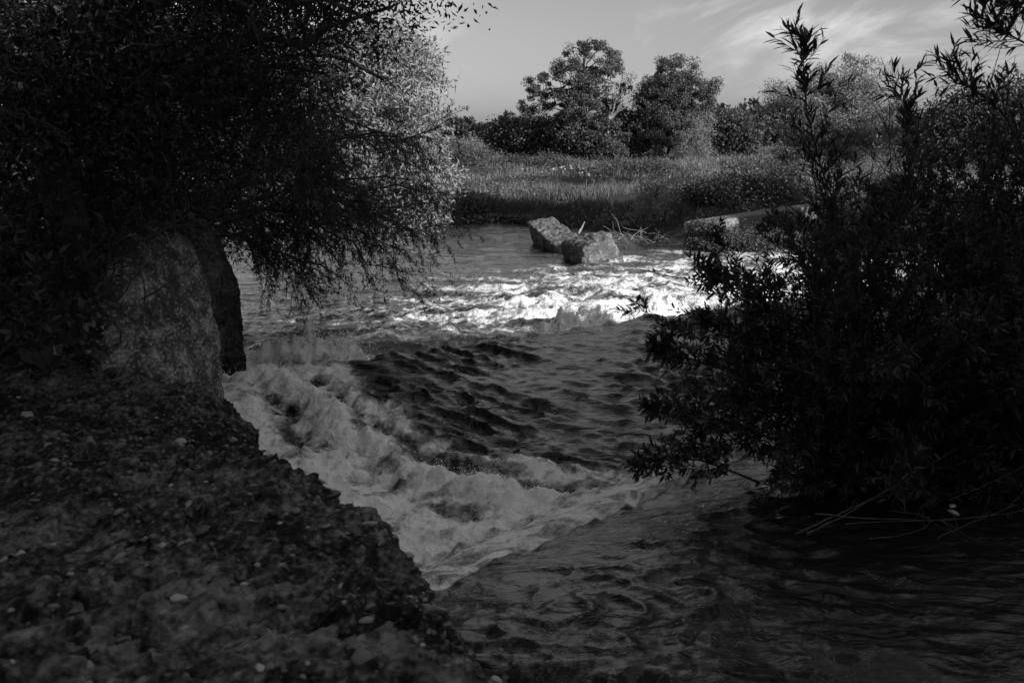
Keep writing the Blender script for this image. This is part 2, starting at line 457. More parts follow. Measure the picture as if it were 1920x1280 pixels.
    z = z + dn2 * crest * np.clip(cz, 0, 1.2) * (.66 + .42 * billow(x * 2.2, y * 2.2, 3, 68) + .20 * billow(x * 6, y * 6, 2, 69))
    z = z + dn2 * (1 - ss(14, 18, s2)) * (.06 * fbm(x * .9, y * .9, 3, 75) + .22 * dens * (1 - np.abs(noise2(x * .55 + .3 * noise2(x, y, 76), y * .8, 74))) ** 2 + .20 * billow(x * 1.8, y * 2.6, 3, 77) * dens)
    for pxc, tw, hh in ((1012, .75, .34), (1195, 1.1, .24), (1300, .8, .05), (1090, .6, .15), (560, .9, .28), (650, .7, .24), (485, .6, .28)):
        c_ = PUFF[pxc]
        bu = np.exp(-((t2 - c_ - .25 * noise2(x * 1.5, y * 1.5, 130)) / tw) ** 2 - ((s2 - 1.35) / .42) ** 2)
        z = z + hh * bu * (.45 + 1.3 * billow(x * 2.6, y * 2.6, 3, 131)); foam = np.maximum(foam, np.clip(bu * 1.5, 0, .62 + .9 * billow(x * 3.1, y * 3.1, 2, 132)))
    z = z + dn2 * crest * .10 * fbm(x * 5, y * 5, 3, 78)
    # chop on the smooth water between the sills: crests across the flow
    u = x * .62 + y * .78; v = -x * .78 + y * .62
    w = x * .25 + y * .97; q = x * .97 - y * .25
    h, gx, gy = waves(x, y)
    amt = mid * (1 - np.clip(f1 * 1.4, 0, 1)) * ss(0, -.6, s2 - .6) * (.65 + .5 * noise2(x * .35, y * .35, 85))
    z = z + amt * (h + .05 * noise2(x * .5, y * .5, 85))
    ox, oy = amt * gx, amt * gy
    # far water and upper pool
    z = z + dn2 * ss(9, 15, s2) * .05 * (1 - np.abs(noise2(q * .5, w * 1.4, 88)))
    rip = .11 * fbm(q * .6 + .4 * noise2(q * .5, w * .5, 96), w * 1.3, 3, 90) + .05 * (1 - np.abs(noise2(q * 2.6, w * 4, 93))) ** 2 + .007 * fbm(q * 9, w * 14, 2, 94)
    z = z + up * rip * ss(3.6, .5, x - .25 * y + 1.2) * ss(-.10, -1.2, s1) + up * .006 * fbm(q * 2, w * 5, 2, 95)
    return z, foam, ox, oy
x, y = fan(3.2, 64, 680, .80, 600, 3.0, .55)
y = y - 4 * (1 - ss(3, 6, y))
sd = poly_sd(x, y, RIVER)
z, foam, ox, oy = water_fields(x, y)
x = x + ox; y = y + oy
F = grid_faces(*x.shape)
keep = (sd.ravel()[F] < 1.6).any(1)
F = F[keep]
used = np.unique(F); remap = np.full(x.size, -1, np.int32); remap[used] = np.arange(len(used))
mb = MB(); mb.add(np.stack([x, y, z], -1).reshape(-1, 3)[used], remap[F])
w = mb.build('river_water', M['water'], smooth=True)
at = w.data.attributes.new('foam', 'FLOAT', 'POINT')
at.data.foreach_set('value', foam.ravel()[used].astype(F32))
tag(w, 'river running over two low sills, white with foam below them', kind='structure')

# ---- spray thrown up behind the second sill
def octa(P, r):
    n = len(P)
    o = np.array([[1, 1, 1], [-1, -1, 1], [-1, 1, -1], [1, -1, -1]], F32) * .75
    V = P[:, None, :] + o[None] * r[:, None, None]
    f = np.array([[0, 2, 1], [0, 1, 3], [0, 3, 2], [1, 2, 3]])
    return V.reshape(-1, 3), (f[None] + 4 * np.arange(n)[:, None, None]).reshape(-1, 3)
rg = np.random.default_rng(5)
nb = 150
bt = np.concatenate([rg.uniform(-2.6, 1.0, 45), rg.uniform(3.0, 9.8, nb - 45)]); bs = 1.0 + rg.normal(0, .4, nb)
bx_ = L2[0][0] + L2[1][0] * bt + L2[2][0] * bs; by_ = L2[0][1] + L2[1][1] * bt + L2[2][1] * bs
bz_, bf_, _, _ = water_fields(bx_.astype(F32), by_.astype(F32))
strength = rg.uniform(.12, .50, nb) * (.6 + .8 * ss(-.2, .5, noise2(bt * .6, bt * 0, 122)))
per = 210
bi = np.repeat(np.arange(nb), per); n = len(bi)
dv = norm(rg.normal(0, 1, (n, 3)) * np.array([.8, .8, .35]) + np.array([-.2, .1, 1.0]))
tt_ = rg.random(n) ** .9
P = np.stack([bx_, by_, bz_ - .05], -1)[bi] + dv * (strength[bi] * tt_ * rg.uniform(.6, 1.5, n))[:, None] + rg.normal(0, .05, (n, 3))
r = rg.uniform(.004, .013, n) * (1.15 - .7 * tt_)
mb = MB(); mb.add(*octa(P, r))
# drops along the foot of the near sill
n = 5000
t1 = rg.uniform(-1.5, 3.2, n); s1 = rg.uniform(.2, 3.0, n)
qx = A1[0] + L1[1][0] * t1 + L1[2][0] * s1; qy = A1[1] + L1[1][1] * t1 + L1[2][1] * s1
zz, ff, _, _ = water_fields(qx.astype(F32), qy.astype(F32))
k = ff > .3
mb.add(*octa(np.stack([qx, qy, zz + rg.exponential(.05, n)], -1)[k], rg.uniform(.0015, .0045, n)[k]))
# froth thrown up along the breaking rolls below the near sill
for RD, nn, hs in ((RIDGE1, 7000, .03),):
    rd = np.array(RD); ts = rg.uniform(0, len(rd) - 1.001, nn); i0 = ts.astype(int); fr_ = (ts - i0)[:, None]
    pp = rd[i0] + (rd[i0 + 1] - rd[i0]) * fr_ + rg.normal(0, .16, (nn, 2))
    zz, ff, _, _ = water_fields(pp[:, 0].astype(F32), pp[:, 1].astype(F32))
    k = (ff > .95) & (noise2(pp[:, 0] * 2.5, pp[:, 1] * 2.5, 140) > -.1)
    mb.add(*octa(np.concatenate([pp, (zz + rg.exponential(hs, nn))[:, None]], 1)[k], rg.uniform(.002, .007, nn)[k]))
o = mb.build('water_spray', M['foam'], kind='stuff')
tag(o, 'white drops of spray flying up behind the sills', 'spray', kind='stuff')

# ------------------------------------------------------------------ vegetation tools
def leaf4(P, D, N, L, W, curl=.1):
    S = norm(np.cross(D, N)); N2 = np.cross(S, D)
    L = np.asarray(L)[:, None]; W = np.asarray(W)[:, None]
    m = P + D * L * .45 + N2 * W * .18
    V = np.stack([P, m + S * W * .5, P + D * L - N2 * L * curl, m - S * W * .5], 1)
    n = len(P)
    return V.reshape(-1, 3), np.arange(4 * n).reshape(n, 4)
def leaf6(P, D, N, L, W, curl=.12):
    S = norm(np.cross(D, N)); N2 = np.cross(S, D)
    L = np.asarray(L)[:, None]; W = np.asarray(W)[:, None]
    a = P + D * L * .28 + N2 * W * .16; b = P + D * L * .64 + N2 * (W * .10 - L * curl * .35)
    mid = P + D * L * .45 - N2 * L * curl * .1
    V = np.stack([P, a + S * W * .5, b + S * W * .42, P + D * L - N2 * L * curl, b - S * W * .42, a - S * W * .5, mid], 1)
    n = len(P)
    f = np.array([[0, 1, 6], [1, 2, 6], [2, 3, 6], [3, 4, 6], [4, 5, 6], [5, 0, 6]])
    return V.reshape(-1, 3), (f[None] + 7 * np.arange(n)[:, None, None]).reshape(-1, 3)
def grow(P, D, L, K, bend, jit, rg):
    """polylines (n, K, 3) that start at P along D and bend along the vector bend"""
    n = len(P); D = norm(D); out = [P]
    st = (np.asarray(L) / (K - 1))[:, None] if np.ndim(L) else L / (K - 1)
    bend = np.asarray(bend)
    for i in range(K - 1):
        D = norm(D + bend / (K - 1) + rg.normal(0, jit / math.sqrt(K - 1), (n, 3)))
        P = P + D * st
        out.append(P)
    return np.stack(out, 1)
def tubes(pts, r0, r1, sides=4):
    n, K, _ = pts.shape
    T = norm(np.gradient(pts, axis=1))
    ref = np.where(np.abs(T[..., 2:3]) > .9, np.array([1., 0, 0]), np.array([0, 0, 1.]))
    A = norm(np.cross(T, ref)); B = np.cross(T, A)
    r0 = np.broadcast_to(r0, (n,))[:, None]; r1 = np.broadcast_to(r1, (n,))[:, None]
    R = r0 + (r1 - r0) * np.linspace(0, 1, K)[None] ** .8
    an = np.arange(sides) * 2 * math.pi / sides
    V = pts[:, :, None, :] + R[:, :, None, None] * (A[:, :, None, :] * np.cos(an)[:, None] + B[:, :, None, :] * np.sin(an)[:, None])
    i = np.arange(n * K * sides).reshape(n, K, sides)
    j = np.roll(i, -1, 2)
    F = np.stack([i[:, :-1], j[:, :-1], j[:, 1:], i[:, 1:]], -1).reshape(-1, 4)
    return V.reshape(-1, 3), F
def sample(pts, n, t0, t1, rg):
    """n random points on every polyline, with the tangent there"""
    m, K, _ = pts.shape
    t = rg.uniform(t0, t1, (m, n)) * (K - 1)
    i = np.minimum(t.astype(int), K - 2); f = (t - i)[..., None]
    r = np.arange(m)[:, None]
    a, b = pts[r, i], pts[r, i + 1]
    return (a + (b - a) * f).reshape(-1, 3), norm(b - a).reshape(-1, 3), (t / (K - 1)).reshape(-1)
def rdir(n, rg): return norm(rg.normal(0, 1, (n, 3)))
def leaves_along(pts, n, t0, rg, spread=.75, lift=.2):
    P, T, t = sample(pts, n, t0, 1.0, rg)
    side = rdir(len(P), rg); side = norm(side - T * (side * T).sum(1, keepdims=True))
    D = norm(T * (1 - spread * .5) + side * spread + np.array([0, 0, lift]))
    return P, D, norm(rdir(len(P), rg) * .6 + np.array([0, 0, 1.]))
def clump_crown(lobes, nclump, per, rad, rg, shell=.45):
    C, U = [], []
    vol = np.array([np.prod(r) for _, r in lobes]) ** .75; vol /= vol.sum()
    for (c, r), v in zip(lobes, vol):
        k = max(3, int(nclump * v))
        u = rdir(k, rg); rr = shell + (1.08 - shell) * rg.random(k) ** .6
        C.append(np.array(c) + u * np.array(r) * rr[:, None]); U.append(u)
    C, U = np.concatenate(C), np.concatenate(U)
    ci = np.repeat(np.arange(len(C)), per)
    off = rg.normal(0, 1, (len(ci), 3)); off *= np.minimum(1, 1.7 / np.maximum(np.linalg.norm(off, axis=1, keepdims=True), 1e-6))
    cr = rad * rg.uniform(.45, 1.5, len(C))
    P = C[ci] + off * cr[ci, None] * np.array([1, 1, .75])
    D = norm(U[ci] * .25 + norm(off) * .2 + rdir(len(ci), rg) + np.array([0, 0, -.1]))
    return P, D, C, norm(off) + U[ci] * .5
def limbs(starts, ends, K, sag, rg):
    t = np.linspace(0, 1, K)[None, :, None]
    L = np.linalg.norm(ends - starts, axis=1)[:, None, None]
    ctrl = starts[:, None] * .55 + ends[:, None] * .45 + np.array([0, 0, sag]) * L
    p = (1 - t) ** 2 * starts[:, None] + 2 * t * (1 - t) * ctrl + t ** 2 * ends[:, None]
    j = rg.normal(0, .03, p.shape) * L; j[:, 0] = 0; j[:, -1] = 0
    return p + j
def tree(name, label, cat, base, top, lobes, nclump, per, rad, L, W, leafm, trunk_r, seed, group=None, bark='bark', nlimb=26, shell=.45, keep=None, lean=0.0, fork=.35):
    rg = np.random.default_rng(seed)
    base = np.array(base, float); top = np.array(top, float)
    t = thing(name, label, cat, base, group)
    K = 12
    tr = base + (top - base) * np.linspace(0, 1, K)[:, None]
    tr[1:-1] += rg.normal(0, trunk_r * .45, (K - 2, 3)) * np.array([1, 1, .2])
    mb = MB(); mb.add(*tubes(tr[None], trunk_r * 1.15, trunk_r * .3, 9))
    mb.build('trunk', M[bark], t, True)
    P, D, C, NN = clump_crown(lobes, nclump, per, rad, rg, shell)
    if keep is not None:
        k = keep(P); P, D, NN = P[k], D[k], NN[k]
    sel = rg.choice(len(C), min(nlimb, len(C)), replace=False)
    f = np.clip(fork + (1 - fork) * rg.random(len(sel)) * .9, 0, .98)
    st = base + (top - base) * f[:, None]
    li = limbs(st, C[sel], 8, .10, rg)
    sub = rg.choice(len(C), min(nlimb * 4, len(C)), replace=False)
    q = li[:, 2:].reshape(-1, 3)
    near = np.argmin(((C[sub][:, None] - q[None]) ** 2).sum(-1), 1)
    l2 = limbs(q[near], C[sub], 5, .05, rg)
    mb = MB(); mb.add(*tubes(li, trunk_r * .38, trunk_r * .07, 5)); mb.add(*tubes(l2, trunk_r * .13, trunk_r * .03, 3))
    mb.build('branches', M[bark], t, True)
    n = len(P)
    mb = MB(); mb.add(*leaf4(P, D, norm(rdir(n, rg) * .7 + NN), rg.uniform(.7, 1.3, n) * L, rg.uniform(.7, 1.3, n) * W))
    mb.build('crown', M[leafm], t, kind='stuff')
    return t

def unit_leaf_mesh(name, mat, wl):
    mb = MB(); mb.add(*leaf6(np.zeros((1, 3)), np.array([[0., 1, 0]]), np.array([[0., 0, 1]]), [1.0], [wl]))
    me = mb.mesh(name); me.materials.append(mat)
    return me
def leaf_children(me, P, D, N, L, parent):
    S = norm(np.cross(D, N)); N2 = np.cross(S, D)
    inv = parent.matrix_basis.inverted()
    for p, d, s, n2, l in zip(P, D, S, N2, L):
        o = bpy.data.objects.new('leaf', me)
        COL.objects.link(o)
        o.parent = parent
        m = Matrix(((s[0] * l, d[0] * l, n2[0] * l, p[0]), (s[1] * l, d[1] * l, n2[1] * l, p[1]), (s[2] * l, d[2] * l, n2[2] * l, p[2]), (0, 0, 0, 1)))
        o.matrix_basis = inv @ m
def biggest(P, L, n, box=None):
    """the n leaves that show largest in the picture"""
    px, py, f = project(P)
    s = L / f
    ok = (px > 5) & (px < 1915) & (py > 5) & (py < 1275)
    if box is not None: ok &= (px > box[0]) & (px < box[2]) & (py > box[1]) & (py < box[3])
    s = np.where(ok, s, 0)
    idx = np.argsort(-s)[:n]
    m = np.zeros(len(P), bool); m[idx] = True
    return m & ok

# ------------------------------------------------------------------ concrete
def rough_block(name, corners, mat, nseg, amp, label, cat, group=None, rnd=.25, seed=0, fine=1.0, parent=None, ex=7):
    """eight corners: bottom 4 counter-clockwise, then the top 4 above them; rounded, chipped and pitted"""
    c = np.array(corners, float)
    faces = []
    n = nseg
    a = np.linspace(-1, 1, n)
    U, V = np.meshgrid(a, a, indexing='ij')
    one = np.ones_like(U)
    sides = [(U, V, one), (V, U, -one), (one, U, V), (-one, V, U), (V, one, U), (U, -one, V)]
    Pn, Fn, off = [], [], 0
    for sx_, sy_, sz_ in sides:
        Pn.append(np.stack([sx_, sy_, sz_], -1).reshape(-1, 3)); Fn.append(grid_faces(n, n) + off); off += n * n
    Q = np.concatenate(Pn); F = np.concatenate(Fn)
    # weld
    key = np.round(Q * 1e5).astype(np.int64)
    _, first, invx = np.unique(key, axis=0, return_index=True, return_inverse=True)
    Q = Q[first]; F = invx.reshape(-1)[F]
    ln = np.linalg.norm(Q, axis=1, keepdims=True)
    sph = Q / ln * 1.22
    k8 = (np.abs(Q) ** ex).sum(1, keepdims=True) ** (1 / ex)
    rounded = Q / k8
    q = rounded * (1 - rnd) + sph * rnd
    u, v, w_ = [(q[:, i] + 1) / 2 for i in range(3)]
    W = [(1 - u) * (1 - v) * (1 - w_), u * (1 - v) * (1 - w_), u * v * (1 - w_), (1 - u) * v * (1 - w_),
         (1 - u) * (1 - v) * w_, u * (1 - v) * w_, u * v * w_, (1 - u) * v * w_]
    P = sum(W[i][:, None] * c[i] for i in range(8))
    ctr = c.mean(0)
    nr = norm(P - ctr)
    s = seed * 3.3
    def n3(f, sd_):
        return (fbm(P[:, 0] * f + s, P[:, 1] * f + P[:, 2] * f * .7, 4, sd_, .55) + fbm(P[:, 2] * f - s, P[:, 1] * f * .6 - P[:, 0] * f * .8, 4, sd_ + 7, .55)) * .5
    P = P + nr * (amp * n3(1.1, 200) + amp * .45 * n3(4.5 * fine, 210) + amp * .20 * n3(15 * fine, 220))[:, None]
    mb = MB(); mb.add(P, F)
    o = mb.build(name, M[mat], parent, True)
    if label: tag(o, label, cat, group)
    return o, P

ICO = None
def pebble_meshes(mat):
    import bmesh
    out = []
    rgp = np.random.default_rng(77)
    for i in range(5):
        bm = bmesh.new(); bmesh.ops.create_icosphere(bm, subdivisions=2 if i < 2 else 1, radius=1)
        for v in bm.verts:
            c = v.co
            k = 1 + .16 * math.sin(c.x * 3.1 + i * 2) + .13 * math.cos(c.y * 2.7 + i) + .1 * math.sin(c.z * 4 + c.x * 2 + i)
            v.co = c * k
        me = bpy.data.meshes.new('pebble'); bm.to_mesh(me); bm.free()
        me.polygons.foreach_set('use_smooth', np.ones(len(me.polygons), bool))
        me.materials.append(mat); out.append(me)
    return out

# the near embankment: a broken slab of pebbly concrete below the camera
EDGE_PX = [(445, 812, 2.05), (500, 845, 2.12), (560, 882, 2.2), (625, 930, 2.26), (700, 1000, 2.32), (745, 1050, 2.36), (782, 1105, 2.4), (800, 1150, 2.46), (830, 1195, 2.5), (880, 1240, 2.56), (935, 1282, 2.6)]
E = np.array([atZ(*p) for p in EDGE_PX])
E = np.concatenate([[[-4.2, 12.2, 1.9], [-3.2, 10.4, 2.0]], E, [[.15, 3.2, 2.65], [.45, 2.0, 2.68], [.7, 0.2, 2.7], [.8, -2.5, 2.7]]])
sl_ = np.concatenate([[0], np.cumsum(np.linalg.norm(np.diff(E[:, :2], axis=0), axis=1))])
nt_ = 400
tt = np.sort(np.concatenate([np.linspace(0, sl_[-1], 130), np.linspace(2.0, 10.6, nt_ - 130)]))
Et = np.stack([np.interp(tt, sl_, E[:, i]) for i in range(3)], -1)
kern = np.hanning(25); kern /= kern.sum()
tan = norm(np.gradient(np.stack([np.convolve(np.pad(Et[:, i], 12, 'edge'), kern, 'valid') for i in range(3)], -1), axis=0)[:, :2])
nin = np.stack([tan[:, 1], -tan[:, 0]], -1)              # inland
nin = norm(nin * .6 + np.array([-.85, -.1]) * .4)
dface = -np.linspace(1, 0, 45)[:-1] ** 1.3                # -1..0 down the face
dtop = (np.linspace(0, 1, 230) ** 1.8) * 8.0
prm = np.concatenate([dface, dtop])
T_, Pm = np.meshgrid(np.arange(len(tt)), prm, indexing='ij')
face = np.clip(-Pm, 0, 1); top = np.clip(Pm, 0, None)
hx = top - .42 * face ** .8 - .06 * (face > 0)
hx = top - .27 - .40 * face ** .7 + .05 * np.exp(-top / .1)
X = Et[T_, 0] + nin[T_, 0] * hx; Y = Et[T_, 1] + nin[T_, 1] * hx
Z = Et[T_, 2] - 1.9 * face ** 1.25 + .20 * np.tanh(top * 1.1) + .07 * top * ss(.3, 3, top) - .30 * np.exp(-top / .34)
hump = fbm(X * 1.0, Y * 1.0, 4, 300)
med = fbm(X * 4.5 + Z * 3, Y * 4.5 - Z * 2, 4, 310, .6)
finz = fbm(X * 17 + Z * 9, Y * 17 + Z * 13, 3, 320, .6)
pit = ss(.25, .7, fbm(X * 7 + Z * 5, Y * 7, 3, 330)) 
dsp = .10 * hump + .065 * med + .022 * finz - .075 * pit
Z = Z + dsp * (1 - .5 * face)
X = X - nin[T_, 0] * dsp * (.7 + .8 * face) - nin[T_, 0] * .05 * fbm(Y * 2.3, Z * 2.3, 3, 340) * np.exp(-top / .3)
Y = Y - nin[T_, 1] * dsp * (.7 + .8 * face)
EV = np.stack([X, Y, Z], -1)
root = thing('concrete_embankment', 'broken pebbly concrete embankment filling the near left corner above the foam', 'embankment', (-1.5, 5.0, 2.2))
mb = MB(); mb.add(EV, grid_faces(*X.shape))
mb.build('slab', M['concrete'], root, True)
rg = np.random.default_rng(21)
# pebbles bedded in it
cand = EV[34:, 30:210].reshape(-1, 3)
px, py, f = project(cand)
vis = (px > -40) & (px < 960) & (py > 560) & (py < 1300)
cand, f = cand[vis], f[vis]
pr = 1 / f ** 0.2
ci = rg.choice(len(cand), 2600, replace=False)
rad = .006 + .022 * rg.random(2600) ** 3 + (.012 + .034 * rg.random(2600)) * (rg.random(2600) < .035)
rad *= 1.15
order = np.argsort(-(rad / f[ci]))
big, small = order[:300], order[300:]
pm = pebble_meshes(M['pebble'])
inv = root.matrix_basis.inverted()
for k in big:
    p = cand[ci[k]]; r = rad[k]
    o = bpy.data.objects.new('pebble', pm[int(rg.integers(5))])
    COL.objects.link(o); o.parent = root
    from mathutils import Euler
    rot = Euler((rg.normal(0, .35), rg.normal(0, .35), rg.uniform(0, 6.28))).to_matrix().to_4x4()
    sc = Matrix.Diagonal((r * rg.uniform(1.0, 1.7), r * rg.uniform(.8, 1.1), r * rg.uniform(.45, .7), 1))
    o.matrix_basis = inv @ (Matrix.Translation(Vector(p) + Vector((0, 0, -r * .18))) @ rot @ sc)
def ico_arrays():
    me = pm[4]
    V = np.zeros(len(me.vertices) * 3, F32); me.vertices.foreach_get('co', V)
    Fq = np.zeros(len(me.polygons) * 3, np.int32); me.polygons.foreach_get('vertices', Fq)
    return V.reshape(-1, 3), Fq.reshape(-1, 3)
iv, ifc = ico_arrays()
def stones(P, R, flat, rg):
    n = len(P)
    sc = R[:, None] * np.stack([rg.uniform(.9, 1.7, n), rg.uniform(.8, 1.2, n), rg.uniform(flat * .7, flat * 1.3, n)], -1)
    V = iv[None] * sc[:, None]
    a = rg.uniform(0, 6.28, n)[:, None]; t = rg.normal(0, .3, n)[:, None]
    x_, y_, z_ = V[..., 0], V[..., 1], V[..., 2]
    y2, z2 = y_ * np.cos(t) - z_ * np.sin(t), y_ * np.sin(t) + z_ * np.cos(t)
    V = np.stack([x_ * np.cos(a) - y2 * np.sin(a), x_ * np.sin(a) + y2 * np.cos(a), z2], -1) + P[:, None]
    return V.reshape(-1, 3), (ifc[None] + len(iv) * np.arange(n)[:, None, None]).reshape(-1, 3)
mb = MB(); mb.add(*stones(cand[ci[small]] - np.array([0, 0, .004]), rad[small], .55, rg))
mb.build('pebble_aggregate', M['gravel'], root, True, 'stuff')

# two upright slabs behind it
def slab_pts(pl, D, thick, zb):
    """pl: four picture corners (bottom left, bottom right, top right, top left) of the front face at depth D"""
    fr = [atD(px, py, d) for (px, py), d in zip(pl, D)]
    bk = [p + np.array(thick) for p in fr]
    return [fr[0], fr[1], bk[1], bk[0], fr[3], fr[2], bk[2], bk[3]]
c1 = slab_pts([(215, 850), (462, 905), (392, 425), (200, 455)], [10.8, 12.6, 12.9, 11.2], (-1.3, 1.2, .0), 0)
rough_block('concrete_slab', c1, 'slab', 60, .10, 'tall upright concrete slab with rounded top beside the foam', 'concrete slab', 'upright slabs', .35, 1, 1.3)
c2 = slab_pts([(330, 760), (492, 745), (425, 408), (335, 405)], [14.5, 15.6, 15.2, 14.3], (-1.2, 1.1, .0), 0)
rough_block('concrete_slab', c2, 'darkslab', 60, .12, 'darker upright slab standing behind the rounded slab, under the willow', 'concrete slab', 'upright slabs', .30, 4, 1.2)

# two broken blocks lying in the far river
def hexa(top, dz, shift=(0, 0, 0)):
    t_ = [np.array(p, float) for p in top]
    b_ = [p + np.array([shift[0], shift[1], shift[2] - dz]) for p in t_]
    return b_ + t_
ta = [atD(1044, 466, 37.4), atD(1084, 441, 38.8), atD(1038, 405, 41.2), atD(986, 415, 40.4)]
rough_block('concrete_block', hexa(ta, 1.1, (.35, .2, 0)), 'block', 40, .17, 'long tilted concrete block in the river, upper left of the pair', 'concrete block', 'blocks in the river', .04, 7, .8, ex=16)
tb = [atD(1090, 459, 34.2), atD(1156, 446, 35.4), atD(1128, 431, 37.2), atD(1044, 451, 36.2)]
bb = [atD(1092, 522, 34.2), atD(1166, 500, 35.4), atD(1150, 485, 37.2), atD(1056, 507, 36.2)]
rough_block('concrete_block', bb + tb, 'block', 40, .18, 'squat broken concrete block at the rapid, lower right of the pair', 'concrete block', 'blocks in the river', .30, 9, .8, ex=8)

# concrete wall on the right bank
def wallc(px0, py0, D0, px1, py1, D1, th, h):
    a, b = atD(px0, py0, D0), atD(px1, py1, D1)
    d = norm((b - a)[:2]); nn = np.array([-d[1], d[0], 0]) * th
    dn = np.array([0, 0, -h])
    return [a + dn, b + dn, b + dn + nn, a + dn + nn, a, b, b + nn, a + nn]
c = wallc(1316, 418, 39.0, 1665, 364, 52, .85, 2.2)
rough_block('concrete_wall', c, 'wall', 48, .05, 'long low concrete wall sloping away along the right bank', 'wall', None, .0, 12, .8, ex=60)

# ------------------------------------------------------------------ trees that shade the near water, right of and behind the camera
rg = np.random.default_rng(31)
def shade_tree(x, y, h, label, seed, w=4.2):
    c = [((x, y, h * .60), (w * .5, w, h * .34)), ((x + .5, y - 1, h * .40), (w * .5, w * .9, h * .24)), ((x - .3, y + .5, h * .82), (w * .45, w * .75, h * .16)),
         ((x, y, h * .22), (w * .5, w * .85, h * .16))]
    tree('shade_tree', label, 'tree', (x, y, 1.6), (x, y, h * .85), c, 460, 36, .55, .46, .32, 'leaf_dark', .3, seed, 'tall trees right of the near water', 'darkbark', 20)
for i, (x_, y_, h_, lab) in enumerate([
        (14.2, 7.0, 13, 'tall dense tree farthest downstream in the row right of the water'),
        (13.6, 2.0, 13.5, 'tall dense tree second from the downstream end of the right row'),
        (13.8, -3.4, 13.5, 'tall dense tree third along the right row, just behind the camera'),
        (13.4, -8.8, 13, 'tall dense tree at the upstream end of the right row')]):
    shade_tree(x_, y_, h_, lab, 400 + i)

tree('shade_tree', 'tall slim tree on the right bank whose shade falls on the far reeds', 'tree', (27.5, 33.6, 2.0), (27.5, 33.6, 13),
     [((27.5, 33.6, 10.5), (2.6, 2.3, 4.0)), ((28.0, 33.4, 6.0), (2.6, 2.2, 2.8)), ((24.5, 35.4, 6.0), (2.2, 1.9, 3.4)), ((30.5, 31.8, 11.5), (2.4, 2.2, 4.4))], 520, 36, .5, .46, .32, 'leaf_dark', .22, 409, None, 'darkbark', 20)
# ------------------------------------------------------------------ left bank
SLABWIN = [(205, 640), (190, 560), (215, 470), (290, 428), (400, 405), (450, 480), (480, 620), (480, 830), (330, 790), (250, 730)]
def off_slab(P):
    px, py, f = project(P)
    return ~((poly_sd(px, py, SLABWIN) < 14 * np.random.default_rng(3).normal(0, 1, len(P))) & (f < 16.5))
# tall dark tree
c = lambda px, py, D, r: (tuple(atD(px, py, D)), r)
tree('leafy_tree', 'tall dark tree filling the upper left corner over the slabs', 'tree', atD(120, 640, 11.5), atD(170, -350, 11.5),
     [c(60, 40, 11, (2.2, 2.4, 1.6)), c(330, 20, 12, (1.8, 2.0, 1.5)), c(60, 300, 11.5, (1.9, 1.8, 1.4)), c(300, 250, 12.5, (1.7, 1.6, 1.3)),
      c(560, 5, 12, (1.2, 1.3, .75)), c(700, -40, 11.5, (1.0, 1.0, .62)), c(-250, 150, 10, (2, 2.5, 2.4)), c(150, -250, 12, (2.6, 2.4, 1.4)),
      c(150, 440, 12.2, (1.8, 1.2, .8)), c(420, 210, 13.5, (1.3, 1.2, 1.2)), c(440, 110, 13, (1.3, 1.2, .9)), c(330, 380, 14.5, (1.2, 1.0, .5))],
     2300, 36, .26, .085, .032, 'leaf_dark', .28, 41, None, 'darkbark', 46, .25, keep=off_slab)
# old willow leaning over the river
rg = np.random.default_rng(43)
tb_ = atD(395, 420, 16.8)
t = thing('willow_tree', 'dark willow leaning over the river with drooping twigs', 'tree', (tb_[0] - 1.6, tb_[1] - .4, 2.2))
tp = np.array([[tb_[0] - 1.6, tb_[1] - .4, 2.0], [tb_[0] - .9, tb_[1] - .2, 2.9], [tb_[0], tb_[1], 3.45], [tb_[0] + .7, tb_[1] + .2, 4.2], atD(500, 150, 17.3), atD(560, 92, 17.5), atD(640, 105, 17.6), atD(720, 150, 17.8)])
tq = np.stack([np.interp(np.linspace(0, 7, 40), np.arange(8), tp[:, i]) for i in range(3)], -1)
kk = np.hanning(9); kk /= kk.sum()
tq[4:-4] = np.stack([np.convolve(tq[:, i], kk, 'valid') for i in range(3)], -1)
mb = MB(); mb.add(*tubes(tq[None], .20, .025, 9)); mb.build('trunk', M['darkbark'], t, True)
n0 = 17
st = tq[rg.integers(8, 34, n0)]
ends = np.array([atD(rg.uniform(470, 830), rg.uniform(230, 430), rg.uniform(14.8, 19.5)) for _ in range(n0)])
# a low fan that droops to the water
lo = np.array([atD(a, b, d) for a, b, d in [(560, 500, 16), (640, 520, 16.5), (720, 500, 17), (760, 470, 17.5), (820, 420, 18), (700, 440, 17), (600, 450, 16), (520, 470, 16), (790, 380, 17.5), (740, 420, 16.5), (660, 470, 17.2), (775, 430, 16.2), (830, 360, 18)]])
ends = np.concatenate([ends, lo]); st = np.concatenate([st, tq[rg.integers(8, 16, len(lo))]])
li = limbs(st, ends, 10, .12, rg)
P, T, tf = sample(li, 20, .25, 1, rg)
s2_ = grow(P, norm(T + rdir(len(P), rg) * .55), rg.uniform(.5, 1.2, len(P)), 5, (0, 0, -.75), .45, rg)
P3, T3, _ = sample(s2_, 5, .15, 1, rg)
s3_ = grow(P3, norm(T3 + rdir(len(P3), rg) * .7), rg.uniform(.18, .5, len(P3)), 3, (0, 0, -.5), .4, rg)
P, D, N = leaves_along(s3_, 15, .0, rg, .7, .0)
lift = P[:, 2] > 1.25
n = lift.sum()
mb = MB(); mb.add(*tubes(li, .035, .010, 5)); mb.add(*tubes(s2_, .009, .003, 3)); mb.add(*tubes(s3_, .003, .0015, 3))
mb.build('branches', M['darkbark'], t, True)
mb = MB(); mb.add(*leaf4(P[lift], D[lift], N[lift], rg.uniform(.045, .085, n), rg.uniform(.014, .022, n)))
